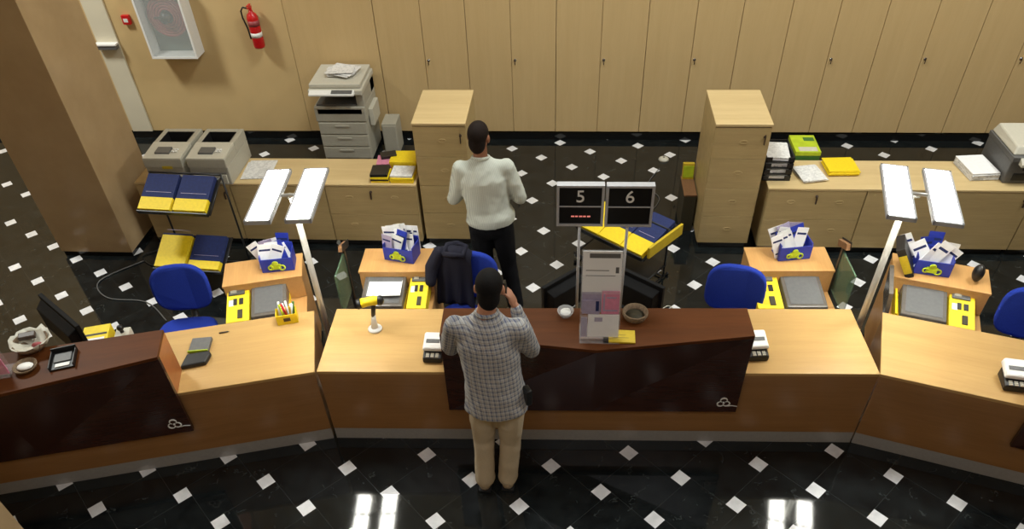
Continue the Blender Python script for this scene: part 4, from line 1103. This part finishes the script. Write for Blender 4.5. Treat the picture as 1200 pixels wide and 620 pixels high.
    dm = tro.modifiers.new('d', 'DISPLACE'); dm.texture = tx; dm.strength = .012; dm.mid_level = .5; dm.texture_coords = 'LOCAL'
    for k in 'LR':
        A = V_['an' + k]
        s_ = MB(); s_.limb([(A.x, A.y - .035, .045), (A.x, A.y + .06, .045), (A.x, A.y + .16, .036)], [(.042, .04), (.045, .038), (.040, .028)])
        s_.build('shoe', so, t, remesh=.009, smooth=3)
        MB().prism([(A.x - .042, A.y - .07), (A.x + .042, A.y - .07), (A.x + .048, A.y + .08), (A.x + .03, A.y + .19), (A.x - .03, A.y + .19), (A.x - .048, A.y + .08)], 0.001, .016).build('sole', 'rubber', t)
    return t, V_
# customer
J = dict(pelvis=(.045, 0, .97), chest=(.005, .055, 1.36), neck=(.01, .09, 1.555), head=(.03, .13, 1.685),
         shL=(-.18, .07, 1.445), elL=(-.245, .16, 1.19), wrL=(-.15, .38, 1.155), hdL=(.6, .8, -.1), hnL=(.1, 0, -1), curlL=(.35, -1),
         shR=(.195, .07, 1.44), elR=(.26, .15, 1.20), wrR=(.165, .20, 1.50), hdR=(-.35, .1, .93), hnR=(-1, .2, -.1), curlR=(.9, 1),
         hipL=(-.04, 0, .90), knL=(-.06, .03, .50), anL=(-.07, .0, .09), hipR=(.135, 0, .90), knR=(.12, .03, .50), anR=(.09, .02, .09), hem=(.855,))
cust, cv = person((-.475, 3.15, 0), R(-1), 'person in plaid shirt and beige trousers at the counter, phone held to the ear', J, ('skin', 'hair', 'plaid', 'khaki', 'shoe_tan'), (.06, 1, -.12), sleeve='long')
o = MB().cbox((0, 0, 0), (.012, .055, .12)).cbox((-.0065, 0, .005), (.001, .045, .09), mi=1).build('mobile_phone', ['black', 'screen'], None, .004)
tag(o, 'black mobile phone held to the ear by the person in the plaid shirt', 'phone')
o.location = (-.475 + .118, 3.15 + .215, 1.60); o.rotation_euler = (R(-15), R(-12), 0)
pc = thing('phone_pouch', 'black phone pouch clipped to the belt of the person in the plaid shirt', 'pouch', (-.475 + .245, 3.12, .96), R(-60))
MB().box(-.035, .035, -.02, .02, -.05, .08).build('case', 'black', pc, .012, 3)
MB().box(-.036, .036, -.024, -.018, .03, .075).build('flap', 'black', pc, .006)
# employee
J2 = dict(pelvis=(.02, 0, .95), chest=(-.02, .03, 1.31), neck=(-.03, .05, 1.50), head=(-.035, .075, 1.64),
          shL=(-.19, .04, 1.395), elL=(-.265, .06, 1.12), wrL=(-.16, .26, 1.10), hdL=(.7, .7, 0), hnL=(.2, -.1, -1), curlL=(.6, -1),
          shR=(.165, .05, 1.395), elR=(.265, .03, 1.13), wrR=(.12, .25, 1.11), hdR=(-.7, .7, 0), hnR=(-.2, -.1, -1), curlR=(.6, 1),
          hipL=(-.07, 0, .88), knL=(-.05, .04, .48), anL=(-.02, .0, .09), hipR=(.11, 0, .88), knR=(.15, .02, .48), anR=(.20, -.05, .09), hem=(.945,))
person((-.66, 5.08, 0), R(4), 'person in a white striped shirt and black trousers behind the counter', J2, ('skin2', 'hair2', 'stripe', 'black_cloth', 'leather'), (.35, 1, -.05), sleeve='long')
sheets('paper_sheet', 'sheet of paper held by the person in the white shirt', 'paper', (-.69, 5.42, 1.09), R(4), .20, .24, .004, ['paper'], 1, 0, 60)

# ------------------------------------------------------------------ lights
def area(name, loc, size, power, col=(1, .9, .75), rot=(0, 0, 0)):
    l = bpy.data.lights.new(name, 'AREA'); l.shape = 'RECTANGLE'; l.size, l.size_y = size; l.energy = power; l.color = col
    o = bpy.data.objects.new(name, l); COL.objects.link(o); o.location = loc; o.rotation_euler = rot; return o
LC = (.96, 1, .95)
area('unseen_ceiling_light', (-6.2, 5.9, CH - .05), (1.0, 1.0), 255, LC)
area('unseen_ceiling_light', (-.3, 5.6, CH - .05), (1.2, 1.2), 165, LC)  # out of view, added to light the pillar and desks
area('unseen_ceiling_light', (4.4, 5.2, CH - .05), (1.2, 1.2), 200, LC)  # also unseen, added to even out the light on the back wall
area('lobby_light', (0, .2, CH - .05), (4.5, .8), 75, (.95, .96, 1))
w = bpy.data.worlds.new('world'); SC.world = w; w.use_nodes = True
w.node_tree.nodes['Background'].inputs[0].default_value = (1, .93, .82, 1); w.node_tree.nodes['Background'].inputs[1].default_value = .0

# ------------------------------------------------------------------ camera
th, roll, yaw = .7477, -.0434, math.atan(.0997)
Rz = Matrix.Rotation(yaw, 3, 'Z')
rt = Rz @ Vector((1, 0, 0)); up = Rz @ Vector((0, math.sin(th), math.cos(th))); fw = Rz @ Vector((0, math.cos(th), -math.sin(th)))
cr, sr = math.cos(roll), math.sin(roll)
X = rt * cr + up * sr; Y = rt * -sr + up * cr; Z = -fw
cam = bpy.data.cameras.new('camera'); co = bpy.data.objects.new('camera', cam); COL.objects.link(co)
mw = Matrix((X, Y, Z)).transposed().to_4x4(); mw.translation = (0, 0, 4.345); co.matrix_world = mw
cam.sensor_width = 36; cam.lens = 872.6 / 1200 * 36; cam.shift_y = 88.5 / 1200; cam.clip_start = .05; cam.clip_end = 60
SC.camera = co
SC.view_settings.view_transform = 'Standard'; SC.view_settings.look = 'None'; SC.view_settings.gamma = 1; SC.view_settings.exposure = 0
try: SC.view_settings.use_curve_mapping = False
except Exception: pass
